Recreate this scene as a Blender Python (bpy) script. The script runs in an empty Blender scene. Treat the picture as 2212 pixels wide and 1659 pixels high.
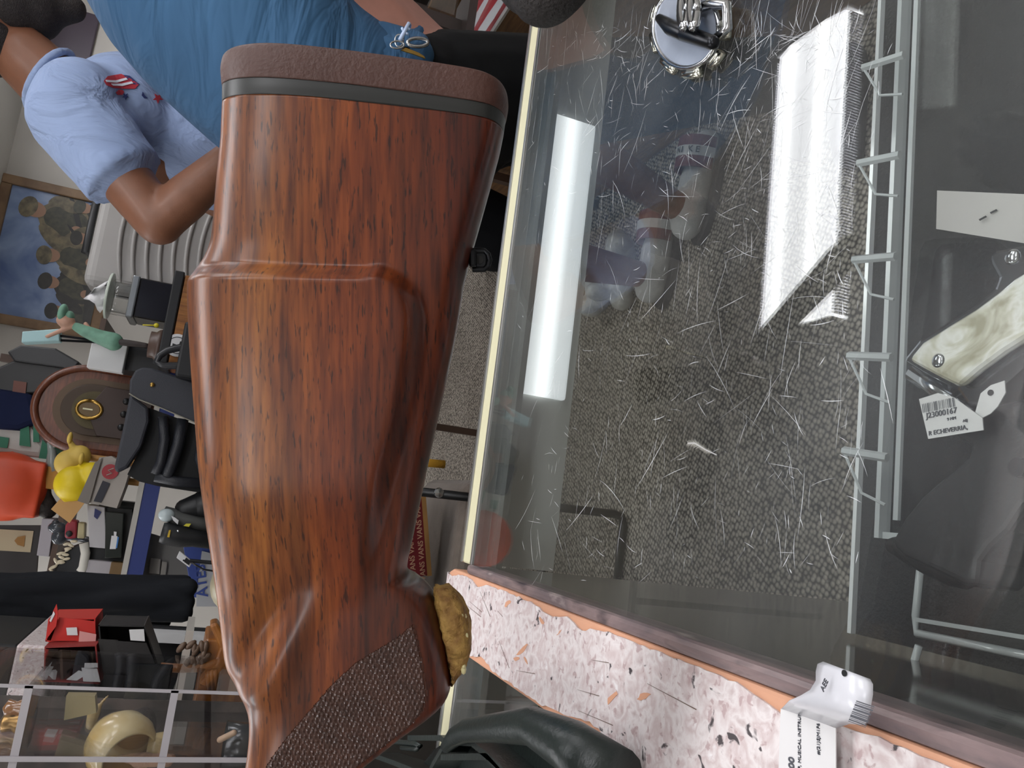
import bpy, bmesh, math, random
from mathutils import Vector as V, Matrix as Mx
random.seed(7)
SC = bpy.context.scene
COL = SC.collection
PI = math.pi

# ------------------------------------------------------------------ camera
F = 1671.0; CZ = 1.19; G = 0.95          # focal length in photo pixels, camera height, glass top height
def _rot(p, r, yw):
    p, r, yw = (math.radians(a) for a in (p, r, yw))
    M = Mx(((1,0,0),(0,0,-1),(0,1,0)))
    Rz = Mx(((math.cos(yw),-math.sin(yw),0),(math.sin(yw),math.cos(yw),0),(0,0,1)))
    P = Mx(((1,0,0),(0,math.cos(p),-math.sin(p)),(0,math.sin(p),math.cos(p))))
    Q = Mx(((math.cos(r),-math.sin(r),0),(math.sin(r),math.cos(r),0),(0,0,1)))
    return Q @ P @ M @ Rz
RM = _rot(20, 10.5, 10)
CAMO = V((0, 0, CZ))
CAMR = Mx((RM[1], RM[0], -RM[2])).transposed()      # columns: photo right, photo up, back
cam_d = bpy.data.cameras.new('camera'); cam = bpy.data.objects.new('camera', cam_d); COL.objects.link(cam)
cam_d.sensor_fit = 'HORIZONTAL'; cam_d.sensor_width = 36; cam_d.lens = F / 2212 * 36
cam_d.clip_start = 0.02
cam.matrix_world = Mx.Translation(CAMO) @ CAMR.to_4x4()
SC.camera = cam
def dray(x, y): return RM.transposed() @ V((829.5 - y, x - 1106.0, F))
def atY(x, y, Y): d = dray(x, y); return CAMO + d * (Y / d.y)
def atZ(x, y, Z): d = dray(x, y); return CAMO + d * ((Z - CZ) / d.z)
def atX(x, y, X): d = dray(x, y); return CAMO + d * (X / d.x)
def depth(p): return RM[2].dot(V(p) - CAMO)
def mpp(p): return depth(p) / F                       # metres per photo pixel at a point

# ------------------------------------------------------------------ world + exposure
W = bpy.data.worlds.new('world'); SC.world = W; W.use_nodes = True
W.node_tree.nodes['Background'].inputs[0].default_value = (0.75, 0.82, 0.95, 1)
W.node_tree.nodes['Background'].inputs[1].default_value = 0.3
SC.view_settings.view_transform = 'Standard'; SC.view_settings.look = 'None'
SC.view_settings.exposure = 0.35; SC.view_settings.gamma = 1.0
SC.view_settings.use_curve_mapping = False
SC.cycles.transparent_max_bounces = 24
SC.cycles.max_bounces = 5; SC.cycles.diffuse_bounces = 2; SC.cycles.glossy_bounces = 3; SC.cycles.transmission_bounces = 3
SC.cycles.sample_clamp_indirect = 6.0
SC.cycles.use_light_tree = False
LAMP = 9.5      # radiance of the ceiling fluorescent lenses

# ------------------------------------------------------------------ materials
def lin(h):
    h = h.lstrip('#'); c = [int(h[i:i+2], 16) / 255 for i in (0, 2, 4)]
    return tuple((x / 12.92 if x <= .04045 else ((x + .055) / 1.055) ** 2.4) for x in c) + (1,)
MATS = {}
def pbr(name, col, rough=.5, metal=0., var=0., vscale=8., bump=0., bscale=60., coat=0., stretch=(1,1,1), spec=.5, col2=None, sheen=0., trans=0.):
    if name in MATS: return MATS[name]
    m = bpy.data.materials.new(name); m.use_nodes = True; MATS[name] = m
    nt = m.node_tree; b = nt.nodes['Principled BSDF']
    c = lin(col)
    b.inputs['Base Color'].default_value = c; b.inputs['Roughness'].default_value = rough
    b.inputs['Metallic'].default_value = metal; b.inputs['Coat Weight'].default_value = coat
    b.inputs['Coat Roughness'].default_value = .12
    b.inputs['Specular IOR Level'].default_value = spec
    b.inputs['Sheen Weight'].default_value = sheen
    if trans: b.inputs['Transmission Weight'].default_value = trans
    tc = nt.nodes.new('ShaderNodeTexCoord'); mp = nt.nodes.new('ShaderNodeMapping'); mp.inputs['Scale'].default_value = stretch
    nt.links.new(tc.outputs['Object'], mp.inputs['Vector'])
    if var or col2:
        n = nt.nodes.new('ShaderNodeTexNoise'); n.inputs['Scale'].default_value = vscale; n.inputs['Detail'].default_value = 5
        r = nt.nodes.new('ShaderNodeValToRGB'); nt.links.new(mp.outputs[0], n.inputs['Vector']); nt.links.new(n.outputs['Fac'], r.inputs[0])
        r.color_ramp.elements[0].position = .35; r.color_ramp.elements[1].position = .65
        if col2: ca, cb = lin(col2), c
        else: ca = tuple(x * (1 - var) for x in c[:3]) + (1,); cb = tuple(min(1, x * (1 + var)) for x in c[:3]) + (1,)
        r.color_ramp.elements[0].color = ca; r.color_ramp.elements[1].color = cb
        nt.links.new(r.outputs[0], b.inputs['Base Color'])
    if bump:
        n2 = nt.nodes.new('ShaderNodeTexNoise'); n2.inputs['Scale'].default_value = bscale; n2.inputs['Detail'].default_value = 4
        bp = nt.nodes.new('ShaderNodeBump'); bp.inputs['Strength'].default_value = bump; bp.inputs['Distance'].default_value = .004
        nt.links.new(mp.outputs[0], n2.inputs['Vector']); nt.links.new(n2.outputs['Fac'], bp.inputs['Height'])
        nt.links.new(bp.outputs[0], b.inputs['Normal'])
    return m
def clear(name, tint=(.97,.985,.975), ior=1.5, refl=1.0, haze=0.0, rough=0.0):
    """thin clear sheet: Fresnel reflection over straight transparency"""
    if name in MATS: return MATS[name]
    m = bpy.data.materials.new(name); m.use_nodes = True; MATS[name] = m
    nt = m.node_tree; nt.nodes.clear()
    o = nt.nodes.new('ShaderNodeOutputMaterial'); t = nt.nodes.new('ShaderNodeBsdfTransparent'); g = nt.nodes.new('ShaderNodeBsdfGlossy')
    t.inputs[0].default_value = tint + (1,); g.inputs['Roughness'].default_value = rough
    fr = nt.nodes.new('ShaderNodeFresnel'); fr.inputs[0].default_value = ior
    # a back face must see the same outside-in Fresnel as the front one
    geo = nt.nodes.new('ShaderNodeNewGeometry'); mi = nt.nodes.new('ShaderNodeMix'); mi.data_type = 'FLOAT'
    mi.inputs[2].default_value = ior; mi.inputs[3].default_value = 1 / ior
    nt.links.new(geo.outputs['Backfacing'], mi.inputs[0])
    inv = nt.nodes.new('ShaderNodeMath'); inv.operation = 'MULTIPLY'; inv.inputs[1].default_value = refl
    nt.links.new(mi.outputs[0], fr.inputs[0])
    nt.links.new(fr.outputs[0], inv.inputs[0])
    mx = nt.nodes.new('ShaderNodeMixShader'); nt.links.new(inv.outputs[0], mx.inputs[0]); nt.links.new(t.outputs[0], mx.inputs[1]); nt.links.new(g.outputs[0], mx.inputs[2])
    last = mx
    if haze:
        d = nt.nodes.new('ShaderNodeBsdfDiffuse'); d.inputs[0].default_value = (.7,.72,.75,1)
        tc = nt.nodes.new('ShaderNodeTexCoord'); n = nt.nodes.new('ShaderNodeTexNoise'); n.inputs['Scale'].default_value = 5; n.inputs['Detail'].default_value = 2
        mr = nt.nodes.new('ShaderNodeMapRange'); mr.inputs[1].default_value = .42; mr.inputs[2].default_value = .75; mr.inputs[4].default_value = haze
        nt.links.new(tc.outputs['Object'], n.inputs['Vector']); nt.links.new(n.outputs['Fac'], mr.inputs[0])
        m2 = nt.nodes.new('ShaderNodeMixShader'); nt.links.new(mr.outputs[0], m2.inputs[0]); nt.links.new(mx.outputs[0], m2.inputs[1]); nt.links.new(d.outputs[0], m2.inputs[2]); last = m2
    nt.links.new(last.outputs[0], o.inputs[0])
    return m
def ramp_mat(name, build, rough=.5, **kw):
    """material whose colour socket comes from build(nt, tc) -> (colour socket, height socket or None)"""
    if name in MATS: return MATS[name]
    m = bpy.data.materials.new(name); m.use_nodes = True; MATS[name] = m
    nt = m.node_tree; b = nt.nodes['Principled BSDF']; b.inputs['Roughness'].default_value = rough
    for k, v in kw.items():
        if k not in ('bumps', 'bdist'): b.inputs[k].default_value = v
    tc = nt.nodes.new('ShaderNodeTexCoord')
    c, h = build(nt, tc)
    nt.links.new(c, b.inputs['Base Color'])
    if h:
        bp = nt.nodes.new('ShaderNodeBump'); bp.inputs['Strength'].default_value = kw.get('bumps', .5); bp.inputs['Distance'].default_value = kw.get('bdist', .004)
        nt.links.new(h, bp.inputs['Height']); nt.links.new(bp.outputs[0], b.inputs['Normal'])
    return m
def nmap(nt, tc, scale=(1,1,1), rot=(0,0,0), out='Object'):
    mp = nt.nodes.new('ShaderNodeMapping'); mp.inputs['Scale'].default_value = scale; mp.inputs['Rotation'].default_value = rot
    nt.links.new(tc.outputs[out], mp.inputs['Vector']); return mp.outputs[0]
def noise(nt, vec, scale, detail=4, dist=0., rough=.5):
    n = nt.nodes.new('ShaderNodeTexNoise'); n.inputs['Scale'].default_value = scale; n.inputs['Detail'].default_value = detail
    n.inputs['Distortion'].default_value = dist; n.inputs['Roughness'].default_value = rough
    nt.links.new(vec, n.inputs['Vector']); return n.outputs['Fac']
def ramp(nt, fac, stops, interp='LINEAR'):
    r = nt.nodes.new('ShaderNodeValToRGB'); cr = r.color_ramp; cr.interpolation = interp
    while len(cr.elements) < len(stops): cr.elements.new(.5)
    for e, (p, c) in zip(cr.elements, stops): e.position = p; e.color = lin(c) if isinstance(c, str) else c
    nt.links.new(fac, r.inputs[0]); return r.outputs[0]
def mixc(nt, fac, a, b, mode='MIX'):
    mx = nt.nodes.new('ShaderNodeMix'); mx.data_type = 'RGBA'; mx.blend_type = mode
    for s, v in ((mx.inputs[0], fac), (mx.inputs[6], a), (mx.inputs[7], b)):
        if hasattr(v, 'is_linked'): nt.links.new(v, s)
        elif isinstance(v, str): s.default_value = lin(v)
        else: s.default_value = v
    return mx.outputs[2]

# ------------------------------------------------------------------ mesh builder
class MB:
    def __init__(s): s.v = []; s.f = []; s.mi = None
    def add(s, vs, fs, M=None):
        o = len(s.v)
        s.v += [tuple(M @ V(p)) if M else tuple(p) for p in vs]
        s.f += [tuple(i + o for i in f) for f in fs]; return s
    def box(s, c, d, M=None, taper=1.0):
        x, y, z = (a / 2 for a in d); c = V(c)
        vs = [c + V((sx*x*(taper if sz > 0 else 1), sy*y*(taper if sz > 0 else 1), sz*z)) for sz in (-1,1) for sy in (-1,1) for sx in (-1,1)]
        return s.add(vs, [(0,2,3,1),(4,5,7,6),(0,1,5,4),(2,6,7,3),(0,4,6,2),(1,3,7,5)], M)
    def box2(s, a, b, M=None):
        a, b = V(a), V(b); return s.box((a+b)/2, (abs(b.x-a.x), abs(b.y-a.y), abs(b.z-a.z)), M)
    def rings(s, rr, closed=True, M=None, caps=True):
        n = len(rr[0]); vs = [p for r in rr for p in r]; fs = []
        for i in range(len(rr) - 1):
            for j in range(n if closed else n - 1):
                k = (j + 1) % n; fs.append((i*n+j, i*n+k, (i+1)*n+k, (i+1)*n+j))
        if caps and closed: fs.append(tuple(range(n))[::-1]); fs.append(tuple((len(rr)-1)*n + j for j in range(n)))
        return s.add(vs, fs, M)
    def lathe(s, prof, n=24, M=None, c=(0,0,0), sx=1., sy=1.):
        c = V(c)
        return s.rings([[c + V((r*math.cos(2*PI*j/n)*sx, r*math.sin(2*PI*j/n)*sy, z)) for j in range(n)] for r, z in prof], True, M)
    def cyl(s, a, b, r, n=12, r2=None, M=None): return s.tube([a, b], [r, r if r2 is None else r2], n, M)
    def tube(s, pts, r, n=8, M=None, caps=True, closed=False):
        pts = [V(p) for p in pts]; rs = r if isinstance(r, (list, tuple)) else [r]*len(pts); rr = []
        up = None
        for i, p in enumerate(pts):
            t = (pts[min(i+1, len(pts)-1)] - pts[max(i-1, 0)])
            if t.length < 1e-9: t = V((0,0,1))
            t.normalize()
            if up is None: up = V((0,0,1)) if abs(t.z) < .9 else V((1,0,0))
            a = t.cross(up).normalized(); up = a.cross(t).normalized()
            rr.append([p + (a*math.cos(2*PI*j/n) + up*math.sin(2*PI*j/n))*rs[i] for j in range(n)])
        return s.rings(rr, True, M, caps)
    def cap(s, a, b, ra, rb, n=14, M=None):      # tapered capsule
        a, b = V(a), V(b); d = (b-a); L = d.length; t = d.normalized() if L > 1e-6 else V((0,0,1))
        pts, rs = [], []
        for k in range(5): th = -PI/2 + k*PI/8; pts.append(a + t*ra*math.sin(th)); rs.append(max(1e-4, ra*math.cos(th)))
        for k in range(5): th = k*PI/8; pts.append(b + t*rb*math.sin(th)); rs.append(max(1e-4, rb*math.cos(th)))
        return s.tube(pts, rs, n, M)
    def chain(s, pts, rs, n=14):
        for i in range(len(pts)-1): s.cap(pts[i], pts[i+1], rs[i], rs[i+1], n)
        return s
    def ell(s, c, r, n=18, m=12, M=None):
        c = V(c); rr = []
        for i in range(m+1):
            th = -PI/2 + PI*i/m; cr = max(1e-4, math.cos(th))
            rr.append([V((r[0]*cr*math.cos(2*PI*j/n), r[1]*cr*math.sin(2*PI*j/n), r[2]*math.sin(th))) for j in range(n)])
        R = Mx.Translation(c) @ (M.to_4x4() if M else Mx.Identity(4))
        return s.rings(rr, True, R)
    def prism(s, pts, z0, z1, M=None):            # polygon in xy extruded along z
        n = len(pts)
        vs = [V((p[0], p[1], z0)) for p in pts] + [V((p[0], p[1], z1)) for p in pts]
        fs = [tuple(range(n))[::-1], tuple(range(n, 2*n))] + [(i, (i+1) % n, n+(i+1) % n, n+i) for i in range(n)]
        return s.add(vs, fs, M)
    def slab(s, pts, off):                        # world polygon extruded by vector off
        n = len(pts); off = V(off); vs = [V(p) for p in pts] + [V(p) + off for p in pts]
        fs = [tuple(range(n))[::-1], tuple(range(n, 2*n))] + [(i, (i+1) % n, n+(i+1) % n, n+i) for i in range(n)]
        return s.add(vs, fs)
    def build(s, name, mat, parent=None, smooth=False, bevel=0., auto=None, remesh=0., smo=0, sub=0, seg=2):
        me = bpy.data.meshes.new(name); me.from_pydata(s.v, [], s.f); me.update()
        bm = bmesh.new(); bm.from_mesh(me); bmesh.ops.recalc_face_normals(bm, faces=bm.faces); bm.to_mesh(me); bm.free()
        o = bpy.data.objects.new(name, me); COL.objects.link(o)
        if isinstance(mat, (list, tuple)):
            for q in mat: me.materials.append(q)
        else: me.materials.append(mat)
        if parent: o.parent = parent; o.matrix_parent_inverse = Mx.Identity(4)
        if remesh:
            r = o.modifiers.new('fuse', 'REMESH'); r.mode = 'VOXEL'; r.voxel_size = remesh; r.use_smooth_shade = True
        if smo:
            q = o.modifiers.new('soften', 'SMOOTH'); q.factor = .6; q.iterations = smo
        if bevel:
            q = o.modifiers.new('bevel', 'BEVEL'); q.width = bevel; q.segments = seg; q.limit_method = 'ANGLE'; q.angle_limit = .6
        if sub:
            q = o.modifiers.new('sub', 'SUBSURF'); q.levels = sub; q.render_levels = sub
        if smooth:
            for p in me.polygons: p.use_smooth = True
        if auto is not None:
            for p in me.polygons: p.use_smooth = True
            try:
                me.set_sharp_from_angle(angle=auto)
            except Exception: pass
        return o
def tag(o, label=None, cat=None, group=None, kind=None):
    if label: o['label'] = label
    if cat: o['category'] = cat
    if group: o['group'] = group
    if kind: o['kind'] = kind
    return o
def thing(name, label, cat, loc=(0,0,0), group=None):
    o = bpy.data.objects.new(name, None); COL.objects.link(o); o.location = loc; o.empty_display_size = .05
    return tag(o, label, cat, group)
class TH:
    """a thing whose parts are modelled in world coordinates"""
    def __init__(s, name, label, cat, base=(0,0,0), group=None):
        s.o = thing(name, label, cat, base, group); s.inv = Mx.Translation(-V(base))
    def part(s, name, mb, mat, parent=None, **kw):
        o = mb.build(name, mat, None, **kw)
        o.parent = parent or s.o
        if parent is None: o.matrix_parent_inverse = s.inv
        else: o.matrix_parent_inverse = Mx.Identity(4)
        return o
def solo(name, mb, mat, label, cat, group=None, **kw):
    return tag(mb.build(name, mat, **kw), label, cat, group)
def struct(name, mb, mat, **kw): return tag(mb.build(name, mat, **kw), kind='structure')
def text_mb(body, size, M, thick=.0002, align='LEFT', bold=0.):
    cu = bpy.data.curves.new('txt', 'FONT'); cu.body = body; cu.size = size; cu.align_x = align; cu.extrude = thick; cu.offset = bold
    o = bpy.data.objects.new('txt', cu); COL.objects.link(o)
    dg = bpy.context.evaluated_depsgraph_get(); me = bpy.data.meshes.new_from_object(o.evaluated_get(dg))
    mb = MB(); mb.add([v.co.copy() for v in me.vertices], [tuple(p.vertices) for p in me.polygons], M)
    bpy.data.objects.remove(o); bpy.data.curves.remove(cu); bpy.data.meshes.remove(me)
    return mb
def frame(o, xa, ya):
    """matrix with origin o, x axis xa, y axis ya (both world vectors)"""
    xa = V(xa).normalized(); z = xa.cross(V(ya)).normalized(); y = z.cross(xa)
    M = Mx((xa, y, z)).transposed().to_4x4(); M.translation = V(o); return M
def smst(a, b, x):
    t = max(0., min(1., (x-a)/(b-a))); return t*t*(3-2*t)
def lerp(tab, x):
    if x <= tab[0][0]: return tab[0][1]
    for (a, b), (c, d) in zip(tab, tab[1:]):
        if x <= c: return b + (d-b)*(x-a)/(c-a)
    return tab[-1][1]

black = pbr('black_plastic', '#1b1c1e', .45); white = pbr('white_plastic', '#dcdcdc', .45)

# ================================================================== SETTING
def carpet_build(nt, tc):
    v = nmap(nt, tc, (1,1,1), (0,0,.5))
    vo = nt.nodes.new('ShaderNodeTexVoronoi'); vo.inputs['Scale'].default_value = 84; vo.inputs['Randomness'].default_value = .45; nt.links.new(v, vo.inputs['Vector'])
    n = noise(nt, v, 40, 3); big = noise(nt, v, 1.3, 3)
    c1 = ramp(nt, vo.outputs['Distance'], [(.0, '#e6ddd0'), (.38, '#beb5a9'), (.62, '#48423c')])
    c2 = mixc(nt, .12, c1, ramp(nt, n, [(.35, '#5d564e'), (.65, '#b9b0a4')]))
    c3 = mixc(nt, 1., c2, ramp(nt, big, [(.3, '#c8c4c0'), (.7, '#ffffff')]), 'MULTIPLY')
    inv = nt.nodes.new('ShaderNodeMath'); inv.operation = 'SUBTRACT'; inv.inputs[0].default_value = 1; nt.links.new(vo.outputs['Distance'], inv.inputs[1])
    return c3, inv.outputs[0]
carpet = ramp_mat('loop_carpet', carpet_build, .95, bumps=.9, bdist=.006)
wallm = pbr('painted_wall', '#c9c5be', .8, var=.05, vscale=2)
ceilm = pbr('ceiling_white', '#efeeea', .9, bump=.2, bscale=90)
XL, XR, YB, YF, CH = -2.6, 3.4, -1.9, 5.6, 2.72
struct('floor', MB().box2((XL,YB,-.05), (XR,YF,0)), carpet)
struct('ceiling', MB().box2((XL,YB,CH), (XR,YF,CH+.05)), ceilm)
struct('wall_back', MB().box2((XL,YF,0), (XR,YF+.08,CH)), wallm)
struct('wall_left', MB().box2((XL-.08,YB,0), (XL,YF,CH)), wallm)
struct('wall_right', MB().box2((XR,YB,0), (XR+.08,YF,CH)), wallm)
struct('wall_front', MB().box2((XL,YB-.08,0), (XR,YB,CH)), wallm)
struct('baseboard_back', MB().box2((XL,YF-.015,0), (XR,YF,.1)), pbr('brown_baseboard', '#4a3527', .5))

# ---- ceiling fluorescent fixtures (their lenses light the room; all but the first are unseen additions)
def lens_mat():
    m = bpy.data.materials.new('fluorescent_lens'); m.use_nodes = True; nt = m.node_tree; nt.nodes.clear()
    o = nt.nodes.new('ShaderNodeOutputMaterial'); e = nt.nodes.new('ShaderNodeEmission')
    tc = nt.nodes.new('ShaderNodeTexCoord'); sp = nt.nodes.new('ShaderNodeSeparateXYZ'); nt.links.new(tc.outputs['Object'], sp.inputs[0])
    ab = nt.nodes.new('ShaderNodeMath'); ab.operation = 'ABSOLUTE'; nt.links.new(sp.outputs['Y'], ab.inputs[0])
    r = ramp(nt, ab.outputs[0], [(0., (.62,.62,.64,1)), (.05, (.7,.7,.72,1)), (.085, (1.15,1.15,1.15,1)), (.12, (.8,.8,.82,1)), (.17, (.75,.75,.78,1)), (.21, (1.1,1.1,1.15,1))])
    e.inputs[1].default_value = LAMP; nt.links.new(r, e.inputs[0]); nt.links.new(e.outputs[0], o.inputs[0]); return m
LENS = lens_mat(); enamel = pbr('white_enamel', '#e8e8e8', .4)
def fixture(x, y, L, label, wd=.40):
    t = thing('ceiling_light', label, 'ceiling light', (x, y, CH), 'fluorescent ceiling lights')
    MB().box((0,0,-.012), (L, wd+.02, .024)).build('housing', enamel, t, bevel=.004)
    m = MB(); n = int(L/.012)
    prof = [(-wd/2, -.024), (-wd/2+.02, -.085), (-wd*.25, -.105), (wd*.25, -.105), (wd/2-.02, -.085), (wd/2, -.024)]
    m.rings([[V((sx*(L/2-.02), a, b)) for a, b in prof] for sx in (-1, 1)], closed=True, caps=True)
    m.build('lens', LENS, t)
    m = MB()
    for sy in (-1, 1):
        for k in range(n):
            xx = -L/2 + .03 + k*(L-.06)/n
            m.box((xx, sy*(wd/2+.002), -.052), (.0055, .014, .062))
    o = m.build('prism_ribs', pbr('clear_ribs', '#f2f2f6', .3), t); o['kind'] = 'stuff'
    for sx in (-1, 1): MB().box((sx*(L/2-.008), 0, -.055), (.016, wd, .075)).build('end_cap', enamel, t, bevel=.006)
    return t
fixture(1.42, 2.28, 1.24, 'long fluorescent ceiling light mirrored large and white in the counter glass')
fixture(2.5, 4.6, 1.24, 'unseen extra ceiling light in the far corner by the back wall')
fixture(-1.75, .9, 1.24, 'added unseen ceiling light over the counter section beside the acrylic showcase')
fixture(-1.5, 3.4, 1.24, 'added unseen ceiling light above the far merchandise shelves')
fixture(.9, -.7, 1.24, 'added unseen ceiling light behind the gun counter')
for _x, _y, _l in ((.25,.55,'added unseen ceiling light straight above the gun counter'), (1.9,.45,'added unseen ceiling light above the counter end by the leather bag'), (-.9,-1.1,'added unseen ceiling light over the corner behind the pink divider'), (2.5,-1.1,'added unseen ceiling light in the corner behind the counter end'), (-1.7,2.2,'added unseen ceiling light over the garment rail'), (2.75,1.4,'added unseen ceiling light above the wooden showcase'), (-1.6,4.9,'added unseen ceiling light over the far left of the shelves')):
    fixture(_x, _y, 1.24, _l)  # out-of-view fixtures added to brighten the whole room

# ---- ceiling fan (mirrored in the glass)
fanb = pbr('fan_dark_brown', '#2a211c', .5, var=.2, vscale=20); fanm = pbr('fan_metal', '#4a4038', .35, .8)
t = thing('ceiling_fan', 'dark five-blade ceiling fan mirrored in the scratched counter glass', 'ceiling fan', (.54, 2.2, CH))
MB().lathe([(.001,0),(.07,0),(.06,-.05),(.02,-.07),(.001,-.07)], 20).build('canopy', fanm, t, smooth=True)
MB().cyl((0,0,-.06), (0,0,-.3), .013).build('downrod', fanm, t, smooth=True)
MB().lathe([(.001,-.28),(.06,-.29),(.1,-.33),(.11,-.38),(.09,-.43),(.05,-.46),(.05,-.5),(.001,-.51)], 28).build('motor', fanm, t, smooth=True)
for k in range(5):
    a = math.radians(14 + 72*k); Rz = Mx.Rotation(a, 4, 'Z') @ Mx.Translation((0,0,-.41)) @ Mx.Rotation(math.radians(10), 4, 'X')
    pts = [(.16,-.05),(.2,-.06),(.55,-.075),(.62,-.06),(.65,-.03),(.655,0),(.65,.03),(.62,.06),(.55,.075),(.2,.06),(.16,.05)]
    b = MB().prism(pts, -.004, .004, Rz).build('blade', fanb, t)
    MB().box((.13,0,-.006), (.12,.035,.006), Rz).build('blade_iron', fanm, t)
m = MB(); pts = [V((.06,.0,-.5)), V((.065,.01,-.56)), V((.07,.015,-.64))]
m.tube(pts, .0025, 6); m.ell((.07,.015,-.655), (.008,.008,.014)); m.build('pull_chain', pbr('brass_chain', '#d8cfae', .25, 1), t, smooth=True)

# ================================================================== GUN COUNTER
YE = .728     # far edge of the counters
alu = pbr('brushed_aluminium', '#b9bab8', .32, .9, bump=.05, bscale=30, stretch=(1,40,40))
cream = pbr('cream_vinyl', '#dcd7b4', .4)
glassT = clear('counter_glass', (.90,.915,.905), 1.52, 1.0, haze=.05)
glassC = clear('clear_glass', (.965,.985,.98)); glassE = pbr('green_glass_edge', '#7f9a8e', .15, trans=.5)
acry = clear('clear_acrylic', (.98,.985,.985), 1.49); acryE = pbr('acrylic_edge', '#ced3d5', .12, spec=.8)
darkp = pbr('dark_gloss_panel', '#2a2724', .18, var=.15, vscale=30, spec=.6)
blackmat = pbr('black_shelf_mat', '#17181a', .6, bump=.3, bscale=400)
def laminate_build(nt, tc):
    v = nmap(nt, tc)
    n1 = noise(nt, v, 170, 5, .5); n2 = noise(nt, v, 160, 5, 0, .6); n3 = noise(nt, v, 85, 6, .4)
    c = ramp(nt, n3, [(.3, '#bda9a8'), (.45, '#e2dad9'), (.58, '#cdbcbb'), (.72, '#ece7e7')])
    c = mixc(nt, ramp(nt, n1, [(.6, (0,0,0,1)), (.66, (.8,.8,.8,1))]), c, '#b49a9a')
    sc = noise(nt, nmap(nt, tc, (1.0,.8,1), (0,0,.3)), 100, 5, .8)
    c = mixc(nt, ramp(nt, sc, [(.652, (0,0,0,1)), (.69, (1,1,1,1))]), c, '#4d4648')
    return c, n2
lamin = ramp_mat('pink_granite_laminate', laminate_build, .42, bumps=.05)
def lamedge_build(nt, tc):
    n = noise(nt, nmap(nt, tc, (1,.25,1)), 70, 5, .4)
    return ramp(nt, n, [(.3, '#41393d'), (.45, '#8a7776'), (.6, '#6c5f61'), (.72, '#b3a39f')]), None
lamedge = ramp_mat('laminate_edge', lamedge_build, .3)
salmon = pbr('worn_salmon_core', '#d7a081', .6, var=.1)

CASEGLOW = bpy.data.materials.new('case_glow_strip'); CASEGLOW.use_nodes = True
_b = CASEGLOW.node_tree.nodes['Principled BSDF']; _b.inputs['Base Color'].default_value = (.8,.82,.85,1); _b.inputs['Emission Color'].default_value = (.93,.97,1,1); _b.inputs['Emission Strength'].default_value = 1.0
_nt = CASEGLOW.node_tree; _tc = _nt.nodes.new('ShaderNodeTexCoord'); _sp = _nt.nodes.new('ShaderNodeSeparateXYZ'); _nt.links.new(_tc.outputs['Generated'], _sp.inputs[0])
_nt.links.new(ramp(_nt, _sp.outputs['Z'], [(0., (.45,.48,.5,1)), (.3, (.6,.63,.65,1)), (.55, (1.5,1.55,1.6,1)), (.75, (.9,.93,.95,1)), (1., (.4,.42,.45,1))]), _b.inputs['Emission Color'])  # emissive strip, a reflection-like bright streak painted along its middle
def counter(x0, x1, label, gaps=True):
    c = TH('display_counter', label, 'display counter', ((x0+x1)/2, .3, 0))
    gt = c.part('glass_top', MB().box2((x0,-.06,G-.006), (x1,YE-.028,G)), glassT)
    # trim along the far edge: cream vinyl strip between two bright metal lips
    tr = c.part('edge_trim', MB().box2((x0,YE-.030,G-.022), (x1,YE-.006,G+.001)), cream, bevel=.002)
    c.part('metal_lip', MB().box2((x0,YE-.006,G-.03), (x1,YE,G+.002)), alu, bevel=.001)
    c.part('metal_lip', MB().box2((x0,YE-.033,G-.02), (x1,YE-.028,G+.0015)), alu, bevel=.001)
    # lamp channel under the far edge
    c.part('lamp_channel', MB().box2((x0,YE-.012,.858), (x1,YE-.004,G-.03)), pbr('satin_channel', '#cfd0cc', .45, .0))
    c.part('lamp_channel_lip', MB().box2((x0,YE-.045,.925), (x1,YE-.012,.931)), alu)
    if x0 > -.1:
        c.part('glow_strip', MB().box2((.118,YE-.020,.868), (.42,YE-.0125,.921)), CASEGLOW, bevel=.003)
    c.part('front_glass', MB().box2((x0,YE-.010,.16), (x1,YE-.005,.858)), glassC)
    c.part('base', MB().box2((x0,-.06,0), (x1,YE,.16)), darkp)
    c.part('rear_rail', MB().box2((x0,-.075,.84), (x1,-.06,G)), pbr('rail_black', '#222222', .4))
    return c, gt
cA, gtA = counter(-.052, 1.25, 'long glass-topped gun counter with scratched top and cream edge trim')
cB, gtB = counter(-1.3, -.128, 'neighbouring glass counter beyond the pink laminate strip, black plastic rest on it')
# dark end wall + black interior of the gun counter
cA.part('end_panel', MB().box2((-.060,-.06,.16), (-.052,YE-.03,G-.004)), pbr('dark_mirror_panel', '#6b665e', .1, .75))
cB.part('end_panel', MB().box2((-.128,-.06,.16), (-.120,YE-.03,G-.004)), darkp)
# laminate strip between the counters
dv = TH('counter_divider', 'worn pink granite-pattern laminate strip between two glass counters', 'counter divider', (-.09,.35,0))
xa, xb = -.128, -.060
out = [(xa,-.1),(xb,-.1),(xb,YE+.010),(xb-.004,YE+.022),(xb-.014,YE+.028),(xa+.012,YE+.028),(xa+.004,YE+.022),(xa,YE+.012)]
dv.part('core', MB().prism(out, .0, G+.004), salmon, bevel=.002)
dv.part('laminate_edge', MB().box2((xb,-.1,G-.02), (xb+.0085,YE-.03,G+.0045)), lamedge, bevel=.003)
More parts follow.
